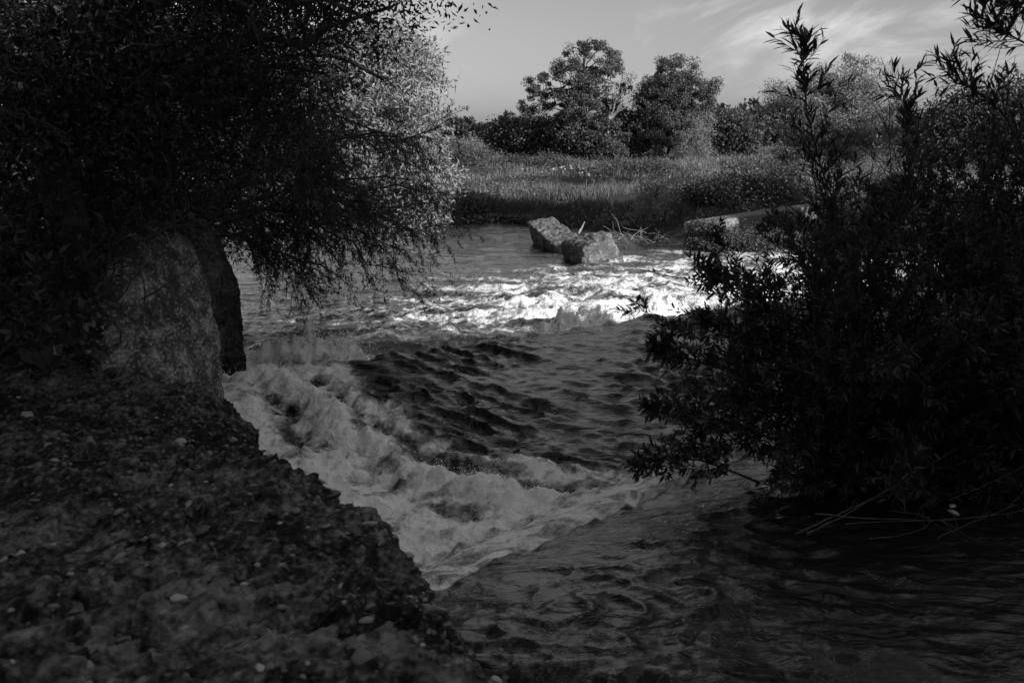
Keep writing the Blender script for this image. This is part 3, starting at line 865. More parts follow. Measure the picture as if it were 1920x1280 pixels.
mb.build('crown', M['leaf_willow'], t, kind='stuff')

# sunlit willow farther down the left bank
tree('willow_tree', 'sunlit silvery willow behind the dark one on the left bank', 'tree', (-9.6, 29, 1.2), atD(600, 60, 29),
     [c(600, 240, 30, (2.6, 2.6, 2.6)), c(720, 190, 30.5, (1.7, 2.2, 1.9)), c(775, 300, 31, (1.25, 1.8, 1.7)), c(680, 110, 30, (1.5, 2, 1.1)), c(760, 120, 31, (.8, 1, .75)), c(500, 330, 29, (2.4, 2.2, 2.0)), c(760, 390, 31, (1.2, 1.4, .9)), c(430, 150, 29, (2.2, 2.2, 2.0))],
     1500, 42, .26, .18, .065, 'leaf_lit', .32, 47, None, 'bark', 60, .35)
# trees closing the view far left
for i, (px_, D_, lab) in enumerate([(330, 24, 'dark tree behind the left slabs, left of the sunlit willow'), (60, 21, 'dark tree at the far left edge behind the tall tree')]):
    b = atD(px_, 430, D_); b[2] = 1.5
    tree('leafy_tree', lab, 'tree', b, b + np.array([0, 0, 7]), [((b[0], b[1], 4.6), (3.4, 2, 2.4)), ((b[0] + .8, b[1], 7.2), (2.8, 2, 2.2)), ((b[0] - .6, b[1], 2.8), (3, 1.6, 1.6))],
         700, 40, .36, .15, .07, 'leaf_dark', .22, 49 + i, 'trees behind the left slabs', 'darkbark', 24, .3)

# leafy undergrowth on the left slope: the large front leaves are separate
def shrub(name, label, base, stems, length, up, nside, side_len, nleaf, L, W, leafm, seed, biglab=0, box=None, spread=.35, cat='shrub', group=None, tilt=(0, 0, 0), K=9, keep=None, wl=.2, leaf_spread=.75, bend=(0, 0, .0), r=.018):
    rg = np.random.default_rng(seed)
    base = np.array(base, float)
    t = thing(name, label, cat, base.mean(0) if base.ndim > 1 else base, group)
    bs = base if base.ndim > 1 else np.repeat(base[None], stems, 0)
    bs = bs[rg.integers(0, len(bs), stems)] + rg.normal(0, spread, (stems, 3)) * np.array([1, 1, .05])
    d = norm(rg.normal(0, 1, (stems, 3)) * np.array([.45, .45, .2]) + np.array([0, 0, up]) + np.array(tilt))
    main = grow(bs, d, rg.uniform(.65, 1.1, stems) * length, K, bend, .35, rg)
    P, T, tf = sample(main, nside, .22, 1.0, rg)
    sd_ = grow(P, norm(T + rdir(len(P), rg) * .75), rg.uniform(.5, 1.2, len(P)) * side_len * (1.15 - .6 * tf), 5, np.array([0, 0, .25]) + np.array(bend) * .6, .3, rg)
    mb = MB(); mb.add(*tubes(main, r, r * .2, 5)); mb.add(*tubes(sd_, r * .28, r * .08, 3))
    mb.build('stems', M['darkbark'], t, True)
    P, D, N = leaves_along(sd_, nleaf, .08, rg, leaf_spread, .12)
    P2, D2, N2 = leaves_along(main[:, K // 2:], nleaf, .3, rg, leaf_spread, .12)
    P, D, N = [np.concatenate(z) for z in ((P, P2), (D, D2), (N, N2))]
    Ln = rg.uniform(.65, 1.25, len(P)) * L
    if keep is not None:
        k = keep(P); P, D, N, Ln = P[k], D[k], N[k], Ln[k]
    if biglab:
        m = biggest(P, Ln, biglab, box)
        leaf_children(unit_leaf_mesh('leaf', M[leafm], W / L), P[m], D[m], N[m], Ln[m], t)
        P, D, N, Ln = P[~m], D[~m], N[~m], Ln[~m]
    mb = MB(); mb.add(*leaf4(P, D, N, Ln, Ln * W / L))
    mb.build('foliage', M[leafm], t, kind='stuff')
    return t
bl = np.array([atD(px_, py_, D_) for px_, py_, D_ in [(-60, 720, 7.5), (20, 700, 8.2), (90, 690, 8.8), (150, 640, 9.6), (0, 620, 9.5), (-80, 640, 8.0), (60, 560, 10), (170, 560, 10.2)]])
shrub('leafy_shrub', 'broad-leaved dark shrub on the left slope beside the slab', bl, 60, 1.15, .8, 10, .38, 9, .10, .045, 'leaf_dark', 61, 300, (0, 300, 330, 800), .25, tilt=(.15, -.2, 0), bend=(0, 0, -.25), r=.010, keep=off_slab)

rg = np.random.default_rng(66)
cand2 = EV[:, 165:].reshape(-1, 3)
cand2 = cand2[rg.choice(len(cand2), 26000)]
px, py, f = project(cand2)
wgt = ss(330, 40, px + 160 * noise2(cand2[:, 0] * 1.2, cand2[:, 1] * 1.2, 67)) * ss(1000, 760, py)
cand2 = cand2[rg.random(len(cand2)) < wgt]
n = len(cand2)
mb = MB(); mb.add(*leaf4(cand2 + np.abs(rg.normal(0, .05, (n, 3))) * np.array([0, 0, 1]), norm(rdir(n, rg) + np.array([0, -.3, .3])), norm(rdir(n, rg) * .5 + np.array([0, 0, 1.])), rg.uniform(.04, .08, n), rg.uniform(.02, .045, n)))
tag(mb.build('ground_ivy', M['leaf_dark'], kind='stuff'), 'dark ivy and leaf litter creeping over the left bank', 'ivy', kind='stuff')
# ------------------------------------------------------------------ right bank
def rb(px_, py_, D_): return atD(px_, py_, D_)
basec = np.array([[3.0, 9.6, 1.7], [3.4, 9.9, 1.75], [3.8, 10.2, 1.8], [4.4, 9.8, 1.75], [5.0, 10.2, 1.8], [5.8, 9.9, 1.8], [6.4, 10.6, 1.9], [4.2, 11.0, 1.8]])
def keep_front(P):
    px, py, f = project(P)
    # outline of the bush in plan and height: open over the water at lower left, low in the middle right so the sky shows
    ok = np.ones(len(P), bool)
    lim = np.interp(px, [1100, 1200, 1300, 1450, 1600, 1920], [600, 560, 470, 310, 260, 220])
    return ok & (py > lim - 40 * 0)
# main mass
shrub('willow_shrub', 'dark narrow-leaved willow shrub in the near right foreground', basec, 105, 2.5, .85, 18, .55, 24, .10, .026, 'leaf_shrub', 71, 300, (1200, 300, 1900, 900), .30, tilt=(-.16, -.12, 0), keep=keep_front, bend=(-.1, -.1, -.35), r=.02)
shrub('willow_shrub', 'low willow growth drooping to the water under the right shrub', np.array([[2.9, 9.7, 1.6], [3.5, 9.6, 1.6], [4.2, 9.5, 1.6], [5.0, 9.5, 1.6], [5.8, 9.4, 1.6], [6.6, 9.4, 1.6]]), 80, 1.3, .7, 14, .45, 18, .09, .024, 'leaf_shrub', 72, 0, None, .22, tilt=(-.1, -.15, 0), bend=(-.1, -.15, -.9), r=.010)
# tall leader with its leaves, upper centre right
def leader(name, label, pts, seed, nside, side_len, nleaf, L, W, big, group):
    rg = np.random.default_rng(seed)
    p = np.array([atD(*q) for q in pts])
    s = np.linspace(0, len(p) - 1, 30)
    m = np.stack([np.interp(s, np.arange(len(p)), p[:, i]) for i in range(3)], -1)
    k5 = np.hanning(7); k5 /= k5.sum()
    m[3:-3] = np.stack([np.convolve(m[:, i], k5, 'valid') for i in range(3)], -1)
    m = m[None]
    t = thing(name, label, 'willow shoot', m[0, 0], group)
    P, T, tf = sample(m, nside, .30, 1, rg)
    sd_ = grow(P, norm(T * .7 + rdir(len(P), rg) * .8), rg.uniform(.6, 1.2, len(P)) * side_len * (1.3 - 1.0 * tf), 6, (0, 0, .5), .25, rg)
    mb = MB(); mb.add(*tubes(m, .016, .004, 6)); mb.add(*tubes(sd_, .005, .002, 4)); mb.build('stem', M['darkbark'], t, True)
    P, D, N = leaves_along(sd_, nleaf, .05, rg, .65, .12)
    P2, D2, N2 = leaves_along(m, nleaf * 3, .55, rg, .6, .12)
    P, D, N = [np.concatenate(z) for z in ((P, P2), (D, D2), (N, N2))]
    Ln = rg.uniform(.7, 1.2, len(P)) * L
    b = biggest(P, Ln, big)
    leaf_children(unit_leaf_mesh('leaf', M['leaf_shrub'], W / L), P[b], D[b], N[b], Ln[b], t)
    if (~b).any():
        mb = MB(); mb.add(*leaf6(P[~b], D[~b], N[~b], Ln[~b], Ln[~b] * W / L)); mb.build('foliage', M['leaf_shrub'], t, kind='stuff')
G = 'tall willow shoots rising from the right shrub'
leader('willow_shoot', 'tall willow shoot against the sky, leftmost on the right bank', [(1700, 640, 10.3), (1640, 520, 10.2), (1580, 420, 10.1), (1540, 320, 10), (1510, 200, 10), (1505, 70, 10)], 81, 58, .9, 11, .15, .027, 300, G)
leader('willow_shoot', 'willow shoot with fanned leaves right of the tallest shoot', [(1720, 620, 10.8), (1715, 480, 10.8), (1710, 360, 10.8), (1700, 250, 10.9), (1690, 145, 11)], 82, 46, .9, 11, .15, .027, 300, G)
leader('willow_shoot', 'bent willow shoot whose tip leans left near the right edge', [(1960, 420, 10.2), (1930, 300, 10.2), (1880, 210, 10.2), (1800, 150, 10.2), (1770, 110, 10.3)], 83, 34, .6, 11, .14, .024, 300, G)
leader('willow_shoot', 'highest willow sprig in the upper right corner', [(2020, 200, 9.6), (1960, 100, 9.6), (1900, 70, 9.6), (1850, 40, 9.6), (1830, -40, 9.6)], 84, 34, .55, 12, .14, .024, 300, G)
leader('willow_shoot', 'sprig hanging into the top right corner of the view', [(2050, 60, 9.2), (1990, 10, 9.2), (1930, 0, 9.2), (1890, 10, 9.2)], 85, 16, .35, 10, .14, .024, 200, G)
leader('willow_shoot', 'long willow shoot reaching left over the bright foam', [(1640, 700, 9.8), (1540, 640, 9.6), (1450, 590, 9.5), (1370, 540, 9.4), (1310, 500, 9.4)], 86, 44, .48, 18, .105, .026, 300, 'willow shoots over the water')
leader('willow_shoot', 'willow shoot reaching left over the dark ripples at mid height', [(1560, 800, 9.6), (1450, 740, 9.5), (1350, 690, 9.4), (1260, 660, 9.3), (1225, 650, 9.3)], 87, 44, .48, 18, .105, .026, 300, 'willow shoots over the water')
leader('willow_shoot', 'lowest willow shoot, leaning left over the near lip', [(1480, 930, 9.6), (1390, 890, 9.5), (1310, 860, 9.4), (1240, 860, 9.3), (1195, 875, 9.3)], 88, 36, .42, 16, .10, .025, 250, 'willow shoots over the water')
leader('willow_shoot', 'willow shoot between the foam shoot and the mid shoot', [(1600, 760, 10.2), (1480, 690, 10.1), (1390, 630, 10), (1310, 600, 9.9)], 89, 44, .5, 18, .105, .026, 250, 'willow shoots over the water')
leader('willow_shoot', 'willow shoot leaning left over the ripples above the lowest one', [(1540, 860, 9.7), (1430, 815, 9.6), (1330, 780, 9.5), (1265, 760, 9.4), (1220, 765, 9.4)], 90, 40, .45, 16, .10, .025, 250, 'willow shoots over the water')
# shrubs behind, towards the right edge
def keep_back(P):
    px, py, f = project(P)
    lim = np.interp(px, [1300, 1450, 1600, 1700, 1800, 1870, 1960], [440, 420, 360, 330, 260, 220, 170])
    return py > lim
shrub('willow_shrub', 'tangled dark shrub at the right edge behind the willow', np.array([[6.2, 12.5, 2], [7.2, 12.8, 2.1], [7.8, 12.0, 2.1], [5.2, 12.6, 2], [6.8, 13.8, 2.1]]), 120, 3.7, .95, 15, .7, 20, .095, .03, 'leaf_shrub', 91, 0, None, .4, keep=keep_back, tilt=(-.05, 0, 0), bend=(0, 0, -.2))
shrub('leafy_shrub', 'low dark shrub behind the near willow, in front of the wall', np.array([[9.0, 17.0, 1.9], [9.8, 17.6, 2], [10.8, 18.2, 2], [8.4, 16.2, 1.9], [11.5, 19, 2]]), 70, 1.3, .8, 13, .55, 12, .085, .03, 'leaf_dark', 92, 0, None, .45, bend=(0, 0, -.3), keep=lambda P: project(P)[1] > 395)

# dead branches washed up at the foot of the shrub
rg = np.random.default_rng(95)
DB = [([(1492, 1002, 8.15), (1600, 955, 8.5), (1700, 905, 8.9), (1800, 845, 9.2)], 'long pale dead branch rising right from the water edge'),
      ([(1512, 1000, 8.12), (1590, 965, 8.3), (1660, 920, 8.6), (1720, 890, 8.8)], 'thinner dead branch just below the long rising one'),
      ([(1530, 963, 8.5), (1640, 972, 8.4), (1760, 976, 8.4), (1880, 965, 8.5), (1960, 950, 8.6)], 'level dead branch lying along the right waterline'),
      ([(1585, 982, 8.3), (1680, 979, 8.3), (1790, 978, 8.3)], 'short straight stick just under the level branch'),
      ([(1630, 1010, 8.05), (1690, 1003, 8.1), (1730, 990, 8.2), (1745, 976, 8.3), (1720, 962, 8.4), (1660, 955, 8.5)], 'hooked dead twig curling at the right waterline'),
      ([(1668, 912, 8.6), (1666, 880, 8.7), (1680, 850, 8.8), (1720, 838, 8.9)], 'left of two upright curled twigs above the branches'),
      ([(1695, 958, 8.5), (1692, 900, 8.6), (1690, 870, 8.7), (1710, 845, 8.8)], 'right of two upright curled twigs above the branches'),
      ([(1740, 1015, 8.1), (1800, 990, 8.2), (1870, 960, 8.4), (1940, 930, 8.6)], 'slanting twig in the dark at the lower right edge'),
      ([(1780, 940, 8.6), (1850, 915, 8.7), (1930, 870, 8.8)], 'dim twig slanting up under the right shrub')]
for i, (pts, lab) in enumerate(DB):
    p = np.array([atD(q[0], q[1], q[2] * .95) for q in pts])
    s = np.linspace(0, len(p) - 1, 24)
    m = np.stack([np.interp(s, np.arange(len(p)), p[:, k]) for k in range(3)], -1)
    k5 = np.hanning(7); k5 /= k5.sum()
    m[3:-3] = np.stack([np.convolve(m[:, k], k5, 'valid') for k in range(3)], -1)
    m += np.cumsum(rg.normal(0, .003, m.shape), 0)
    mb = MB(); mb.add(*tubes(m[None], .007 if i < 3 else .004, .002, 6))
    q, T, _ = sample(m[None], 5, .3, .95, rg)
    mb.add(*tubes(grow(q, norm(T + rdir(5, rg) * .7), rg.uniform(.1, .35, 5), 5, (0, 0, .2), .5, rg), .003, .0012, 4))
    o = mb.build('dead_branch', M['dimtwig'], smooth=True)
    tag(o, lab, 'branch', 'dead branches at the right waterline')
for (px_, py_), lab, rr in [((1786, 948), 'pale round stone caught among the dead branches', .035), ((1788, 960), 'flat pale chip below the round stone in the branches', .045)]:
    mb = MB(); mb.add(*stones(np.array([atD(px_, py_, 8.1)]), np.array([rr]), .4, rg))
    tag(mb.build('stone', M['palewood'], smooth=True), lab, 'stone')

# ------------------------------------------------------------------ far bank
def gz(x, y):
    z, sd = ground_z(np.atleast_1d(np.asarray(x, F32)), np.atleast_1d(np.asarray(y, F32)))
    return z
rg = np.random.default_rng(101)
def blades(P, H, Wd, rg, lean=.25, sway=(0, 0)):
    n = len(P)
    a = rg.uniform(0, 6.28, n)
    S = np.stack([np.cos(a), np.sin(a), np.zeros(n)], -1) * Wd[:, None]
    le = rg.normal(0, lean, (n, 2)) + np.array(sway)
    M1 = P + np.stack([le[:, 0] * .35, le[:, 1] * .35, np.full(n, .6)], -1) * H[:, None]
    T = P + np.stack([le[:, 0], le[:, 1], np.ones(n) * .97], -1) * H[:, None]
    V = np.stack([P - S * .5, M1 + S * .45, T, M1 - S * .35], 1)
    return V.reshape(-1, 3), np.arange(4 * n).reshape(n, 4)
n = 105000
yy = 44 * (150 / 44) ** (rg.random(n) ** 1.0)
xx = (rg.uniform(-.32, .50, n)) * yy
z, sd = ground_z(xx.astype(F32), yy.astype(F32))
patch = fbm(xx * .16, yy * .16, 4, 130)
k = (sd > .4) & (rg.random(n) < ss(-.30, .35, patch) * .92 + .05)
xx, yy, z, sd, patch = xx[k], yy[k], z[k], sd[k], patch[k]
H = (.20 + .50 * ss(-.2, .6, patch)) * rg.uniform(.6, 1.3, len(xx)) * (1 - .3 * ss(70, 110, yy))
mb = MB(); mb.add(*blades(np.stack([xx, yy, z - .03], -1), H, rg.uniform(.014, .03, len(xx)) * (yy / 50), rg))
tag(mb.build('meadow_grass', M['grass'], kind='stuff'), 'tall sunlit grass covering the far meadow', 'grass', kind='stuff')
# dark reeds on the steep far bank
n = 42000
uu = rg.uniform(-6, 30, n)
bx = uu; 
edge_y = np.interp(bx, [-6, 0, 5, 8, 11, 30], [50, 48, 44.5, 42.5, 44, 56])
by = edge_y + rg.uniform(.5, 7, n) ** 1.0
z, sd = ground_z(bx.astype(F32), by.astype(F32))
k = (sd > .25) & (rg.random(n) < .35 + .65 * ss(-.3, .4, fbm(bx * .3, by * .3, 3, 140)))
mb = MB(); mb.add(*blades(np.stack([bx, by, z - .05], -1)[k], rg.uniform(.35, .8, k.sum()) * (.55 + 1.1 * ss(-.4, .5, noise2(bx[k] * .5, by[k] * .5, 145))), rg.uniform(.016, .03, k.sum()), rg, .35))
tag(mb.build('bank_reeds', M['reed'], kind='stuff'), 'dark reeds and weeds along the far river bank', 'reeds', kind='stuff')
# pale dry reeds seen through the right shrubs
n = 2500
p0 = atD(1840, 345, 46); 
P = np.stack([p0[0] + rg.normal(0, 1.6, n), p0[1] + rg.normal(0, 1.2, n), np.zeros(n)], -1)
P[:, 2] = gz(P[:, 0], P[:, 1]) - .05
mb = MB(); mb.add(*blades(P, rg.uniform(1.0, 1.9, n), rg.uniform(.02, .035, n), rg, .12))
tag(mb.build('dry_reeds', M['dry'], kind='stuff'), 'patch of pale dry reeds glimpsed between the right shrubs', 'reeds', kind='stuff')

for nm, cnt, sd0, mt_, sz, lab in (('meadow_scrub', 620, 150, 'leaf_wood', 1.0, 'low dark scrub growing in patches through the meadow grass'),
                              ('meadow_weeds', 420, 160, 'leaf_pale', .6, 'pale weeds in bright tufts between the meadow scrub')):
    sy = 45 + 55 * rg.random(cnt) ** 1.4; sxx = rg.uniform(-.14, .36, cnt) * sy
    z, sd = ground_z(sxx.astype(F32), sy.astype(F32))
    k = (sd > .5) & (noise2(sxx * .12, sy * .12, sd0) > (-.05 if nm == 'meadow_scrub' else .12))
    C_ = np.stack([sxx, sy, z + .12], -1)[k]
    P = np.repeat(C_, 50, 0) + rg.normal(0, 1, (len(C_) * 50, 3)) * np.array([.7, .55, .28]) * np.repeat(rg.uniform(.5, 1.6, len(C_)), 50)[:, None] * sz
    n = len(P)
    mb = MB(); mb.add(*leaf4(P, norm(rdir(n, rg) + np.array([0, 0, .6])), rdir(n, rg), rg.uniform(.12, .24, n), rg.uniform(.05, .11, n)))
    tag(mb.build(nm, M[mt_], kind='stuff'), lab, 'scrub' if nm == 'meadow_scrub' else 'weeds', kind='stuff')
def bush(label, px_, py_, D_, w, h, leafm, seed, name='bush', L=.16, W=.09, per=34, ncl=150, group=None, base=None, rad=None):
    b = atD(px_, py_, D_); 
    b[2] = gz(b[0], b[1])[0] if base is None else base
    rg = np.random.default_rng(seed)
    lob = [((b[0], b[1], b[2] + h * .45), (w * .5, w * .45, h * .5))]
    for _ in range(4):
        a = rg.uniform(-.5, .5); lob.append(((b[0] + a * w * .8, b[1] + rg.uniform(-.3, .3) * w, b[2] + h * rg.uniform(.25, .6)), (w * rg.uniform(.18, .32), w * .3, h * rg.uniform(.22, .42))))
    return tree(name, label, 'bush', b, (b[0], b[1], b[2] + h * .7), lob, ncl, per, rad or w * .09, L, W, leafm, .02 * h + .02, seed, group, 'bark', 22, .35, fork=.05)
GB = 'bushes on the far bank and meadow'
bush('dark rounded bush on the far bank above the concrete wall', 1405, 372, 49, 4.4, 2.7, 'leaf_wood', 201, group=GB, ncl=190)
bush('sunlit feathery bush right of the dark bank bush', 1520, 360, 47, 2.6, 2.7, 'leaf_lit', 202, group=GB, ncl=170, L=.13, W=.05)
bush('dark bush at the head of the bank, left of the rounded one', 1320, 360, 51, 3.6, 1.6, 'leaf_wood', 203, group=GB)
bush('pale-leaved shrub on the bank behind the brush heap', 1228, 425, 45.2, 1.7, 2.5, 'leaf_lit', 204, group=GB, L=.12, W=.05, ncl=110)
bush('low bush left of the river blocks by the gravel', 860, 412, 50.5, 2.4, 1.1, 'leaf_far', 205, group=GB)
bush('spiky pale bush at the left end of the meadow', 870, 284, 92, 3.4, 2.6, 'leaf_pale', 206, group=GB, L=.25, W=.06, ncl=110)
bush('low dark bush on the left meadow under the spiky one', 890, 300, 84, 5.0, 1.5, 'leaf_far', 207, group=GB)
bush('low dark bush in the middle meadow behind the stones', 1185, 320, 72, 5.4, 1.5, 'leaf_wood', 208, group=GB)
bush('brown low bush on the meadow left of centre', 1035, 303, 82, 3.8, 1.4, 'leaf_far', 209, group=GB)
bush('small dark bush left of the brown meadow bush', 975, 300, 86, 3.0, 1.0, 'leaf_wood', 210, group=GB)
bush('shrub growing over the near side of the concrete wall', 1410, 440, 38.6, 4.2, .55, 'leaf_far', 211, group=GB, L=.12, W=.06, ncl=230, base=.1)
bush('leafy shrub over the far end of the concrete wall', 1545, 425, 41.5, 3.4, .6, 'leaf_far', 212, group=GB, L=.12, W=.06, ncl=220, base=.2)
bush('dark tangle at the left end of the concrete wall', 1318, 455, 37.9, 1.5, 1.35, 'leaf_wood', 213, group=GB, L=.12, W=.05, base=.0)
bush('wide dark bush right of the wall behind the willow', 1690, 380, 40, 5.0, 2.2, 'leaf_wood', 214, group=GB, ncl=220)
bush('lit leafy bush on the right bank in front of the dry reeds', 1770, 372, 38, 3.4, 1.5, 'leaf_far', 215, group=GB)

# tall sunlit willow right, behind the dark shoots
tree('willow_tree', 'sunlit feathery willow behind the dark shoots on the right', 'tree', [atD(1560, 330, 58)[0], 58, 1.1], atD(1570, 140, 58),
     [c(1560, 210, 58, (2.9, 2.6, 2.2)), c(1600, 145, 58, (1.5, 1.6, 1.3)), c(1490, 190, 57, (1.6, 1.6, 1.3)), c(1640, 240, 58, (2.2, 2, 1.6)), c(1530, 280, 57, (2.6, 2, 1.4)), c(1465, 215, 57, (1.0, 1, .8))],
     300, 100, .34, .22, .06, 'leaf_lit', .22, 221, None, 'bark', 50, .3)
tree('leafy_tree', 'dark round tree at the right edge behind the willow shoots', 'tree', [atD(1850, 330, 52)[0], 52, 1.1], atD(1860, 190, 52),
     [c(1850, 235, 52, (2.8, 2.6, 1.9)), c(1760, 265, 52, (2.2, 2, 1.4)), c(1930, 220, 52, (2.6, 2, 2.2))], 420, 40, .36, .22, .1, 'leaf_wood', .22, 222, None, 'bark', 30, .35)

# the two tall trees on the meadow
def px2(px_, py_, D_, rx, ry, rz): 
    k = D_ / FPX
    return (tuple(atD(px_, py_, D_)), (rx * k, ry * k, rz * k))
DT = 108
tb1 = atD(1085, 282, DT)
tree('meadow_tree', 'tall meadow tree with open crown and gaps, left of the pair', 'tree', [tb1[0], DT, gz(tb1[0], DT)[0]], atD(1095, 110, DT),
     [px2(1105, 120, DT, 55, 60, 38), px2(1140, 160, DT, 38, 50, 40), px2(1070, 150, DT, 36, 50, 36), px2(1010, 165, DT, 26, 40, 26), px2(1000, 190, DT, 28, 40, 22), px2(1060, 200, DT, 34, 50, 26), px2(1105, 205, DT, 52, 60, 30), px2(1075, 250, DT, 44, 60, 30), px2(1130, 255, DT, 46, 60, 32)],
     300, 125, .31, .20, .13, 'leaf_far', .34, 231, 'the two tall meadow trees', 'bark', 60, .68)
tb2 = atD(1255, 285, DT)
tree('meadow_tree', 'tall meadow tree with dense full crown, right of the pair', 'tree', [tb2[0], DT, gz(tb2[0], DT)[0]], atD(1262, 120, DT),
     [px2(1265, 135, DT, 36, 50, 34), px2(1300, 170, DT, 42, 50, 32), px2(1240, 160, DT, 30, 50, 34), px2(1250, 200, DT, 55, 60, 44), px2(1210, 185, DT, 26, 40, 26), px2(1290, 215, DT, 44, 60, 40), px2(1240, 250, DT, 56, 60, 36), px2(1330, 165, DT, 16, 30, 16)],
     330, 140, .36, .20, .13, 'leaf_far', .36, 232, 'the two tall meadow trees', 'bark', 60, .35)
# bare dead limbs between the two trees
rg = np.random.default_rng(240)
t = thing('dead_tree', 'bare dead branches sticking out between the two tall trees', 'tree', (atD(1135, 282, DT - 2)[0], DT - 2, gz(atD(1135, 282, DT)[0], DT)[0]))
p0 = np.array(t.location); p1 = atD(1142, 225, DT - 2)
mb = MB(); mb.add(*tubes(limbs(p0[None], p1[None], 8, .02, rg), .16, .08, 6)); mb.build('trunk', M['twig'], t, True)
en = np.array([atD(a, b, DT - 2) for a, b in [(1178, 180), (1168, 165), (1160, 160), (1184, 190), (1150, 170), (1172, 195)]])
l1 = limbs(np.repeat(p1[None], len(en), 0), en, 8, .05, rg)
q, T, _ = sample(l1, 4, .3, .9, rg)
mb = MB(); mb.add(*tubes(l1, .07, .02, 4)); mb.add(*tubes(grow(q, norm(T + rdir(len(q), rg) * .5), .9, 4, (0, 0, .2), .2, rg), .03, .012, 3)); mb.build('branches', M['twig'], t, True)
# bushes and smaller trees at their feet
GF = 'bushes below the meadow trees'
DB2 = 106
bush('pale willow bush at the right foot of the full-crowned tree', 1305, 292, 103, 3.6, 5.2, 'leaf_lit', 251, group=GF, L=.3, W=.08)
bush('dark thicket under the open-crowned tree', 1085, 283, 107, 7.0, 4.0, 'leaf_wood', 252, group=GF, L=.34, W=.2, ncl=240)
bush('dark thicket between the two meadow trees', 1170, 283, 109, 6.5, 5.2, 'leaf_wood', 253, group=GF, L=.34, W=.2, ncl=240)
bush('dark bush left of the open-crowned tree', 1000, 284, 110, 5.0, 4.0, 'leaf_wood', 254, group=GF, L=.34, W=.2, ncl=200)
bush('low dark bush left of the meadow thickets', 945, 285, 112, 6.0, 4.2, 'leaf_wood', 255, group=GF, L=.34, W=.2, ncl=200)
bush('small lit bush in front of the thicket between the trees', 1150, 287, 102, 2.6, 2.2, 'leaf_far', 256, group=GF, L=.26, W=.14)
bush('dark bush right of the pale willow bush', 1370, 285, 112, 6.0, 5.0, 'leaf_wood', 257, group=GF, L=.34, W=.2, ncl=220)

# far wood closing the horizon: one mass
rg = np.random.default_rng(260)
P_, D_ = [], []
def wood(px0, px1, top_fn, D0, n, base=285):
    for i in range(n):
        px_ = px0 + (px1 - px0) * (i + rg.uniform(-.3, .3)) / max(1, n - 1)
        DD = D0 + rg.uniform(-14, 14)
        topz = atD(px_, top_fn(px_) + rg.uniform(-5, 16), DD)[2]
        x_ = atD(px_, 250, DD)[0]; zb = 1.0
        h = topz - zb; w = h * rg.uniform(.38, .55)
        p, d, _, _ = clump_crown([((x_, DD, zb + h * .6), (w, w, h * .4)), ((x_ + w * .5, DD, zb + h * .35), (w * .8, w, h * .33))], 46, 16, h * .08, rg, .5)
        P_.append(p); D_.append(d)
wood(300, 1060, lambda p: np.interp(p, [300, 840, 900, 960, 1060], [215, 222, 224, 219, 222]), 190, 34)
wood(1140, 2050, lambda p: np.interp(p, [1140, 1330, 1370, 1450, 1600, 2050], [200, 198, 194, 200, 205, 215]), 165, 40)
P = np.concatenate(P_); D = np.concatenate(D_); n = len(P)
mb = MB(); mb.add(*leaf4(P, D, norm(rdir(n, rg) + np.array([0, 0, .7])), rg.uniform(.6, 1.1, n), rg.uniform(.4, .8, n)))
tag(mb.build('far_wood', M['leaf_wood'], kind='stuff'), 'dark far wood closing the horizon behind the meadow', 'wood', kind='stuff')

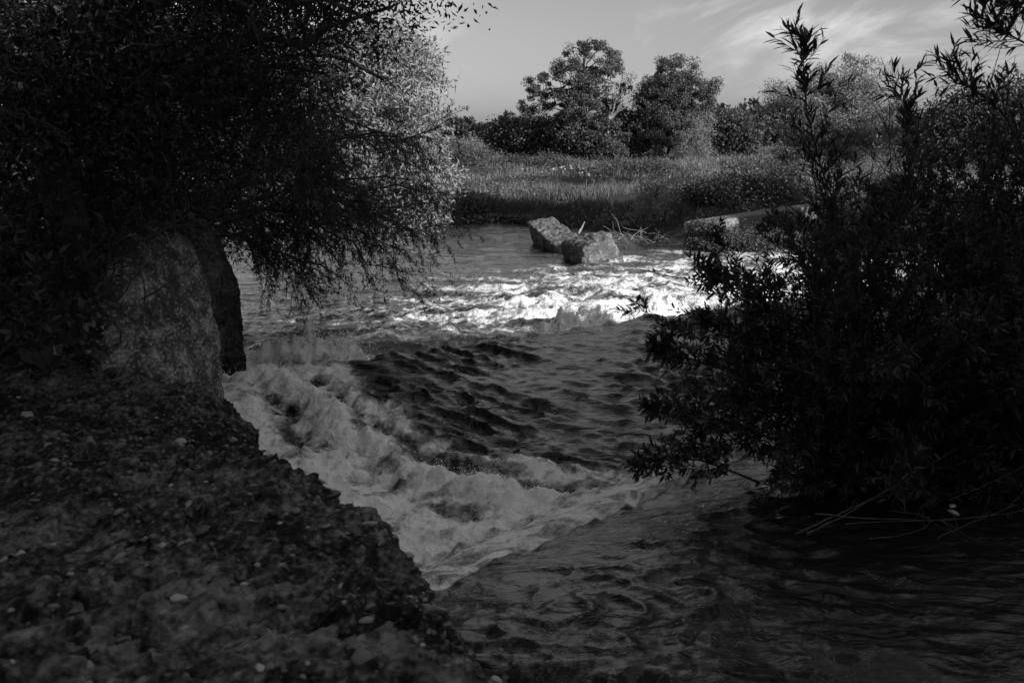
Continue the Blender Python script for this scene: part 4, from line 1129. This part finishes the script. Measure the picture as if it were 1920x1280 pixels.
# brush heap of grey sticks by the rapid
rg = np.random.default_rng(270)
b0 = atZ(1230, 462, .15)
t = thing('brush_heap', 'heap of grey washed-up sticks on the bank right of the blocks', 'brush heap', (b0[0], b0[1], .1))
for i in range(120):
    p = atD(rg.uniform(1155, 1300), rg.uniform(436, 476), rg.uniform(38.6, 40.6))
    d = norm(np.array([rg.normal(-.8, .5), rg.normal(0, .4), rg.normal(.12, .25)]))
    m = grow(p[None], d[None], rg.uniform(.3, 1.1), 7, rg.normal(0, .7, 3), .5, rg)
    mb = MB(); mb.add(*tubes(m, rg.uniform(.008, .018), .005, 4))
    mb.build('stick', M['twig'], t, True)
# single stick standing behind the blocks and pale driftwood on the left bank
def stick(name, lab, pts, r, mat):
    p = np.array([atD(*q) for q in pts]); s = np.linspace(0, len(p) - 1, 14)
    m = np.stack([np.interp(s, np.arange(len(p)), p[:, k]) for k in range(3)], -1)
    mb = MB(); mb.add(*tubes(m[None], r, r * .4, 6))
    tag(mb.build(name, M[mat], smooth=True), lab, 'driftwood')
stick('driftwood', 'short grey stick leaning up behind the river blocks', [(1084, 438, 40.5), (1090, 428, 40.6), (1096, 416, 40.7)], .06, 'twig')
stick('driftwood', 'upper bleached driftwood branch lying on the far left bank', [(832, 372, 55), (850, 371, 55), (872, 370, 55), (888, 364, 55)], .06, 'palewood')
stick('driftwood', 'lower bleached driftwood branch on the far left bank', [(838, 384, 54), (860, 379, 54), (880, 376, 54), (892, 368, 54)], .07, 'palewood')
# rubble stones on the meadow and gravel by the water
rg = np.random.default_rng(280)
k = 0
P, R = [], []
for px_, py_, w_, n_ in [(1060, 328, 55, 40), (1210, 322, 30, 26), (1120, 322, 50, 18)]:
    for _ in range(n_):
        q = atZ(px_ + rg.normal(0, w_ * .7), py_ + rg.normal(0, 4), 1.15)
        P.append([q[0], q[1], gz(q[0], q[1])[0] + .12]); R.append(rg.uniform(.05, .17))
mb = MB(); mb.add(*stones(np.array(P), np.array(R), .6, rg))
tag(mb.build('rubble', M['rubble'], smooth=True, kind='stuff'), 'pale rubble stones strewn in the middle of the meadow', 'rubble', kind='stuff')
n = 1600
q = np.array([atZ(rg.uniform(835, 1000), rg.uniform(409, 430), .12) for _ in range(n)])
q[:, 2] = np.maximum(gz(q[:, 0], q[:, 1]), -.05) + .03
mb = MB(); mb.add(*stones(q, rg.uniform(.03, .10, n), .5, rg))
tag(mb.build('gravel', M['gravel'], smooth=True, kind='stuff'), 'strip of grey gravel at the far water edge', 'gravel', kind='stuff')
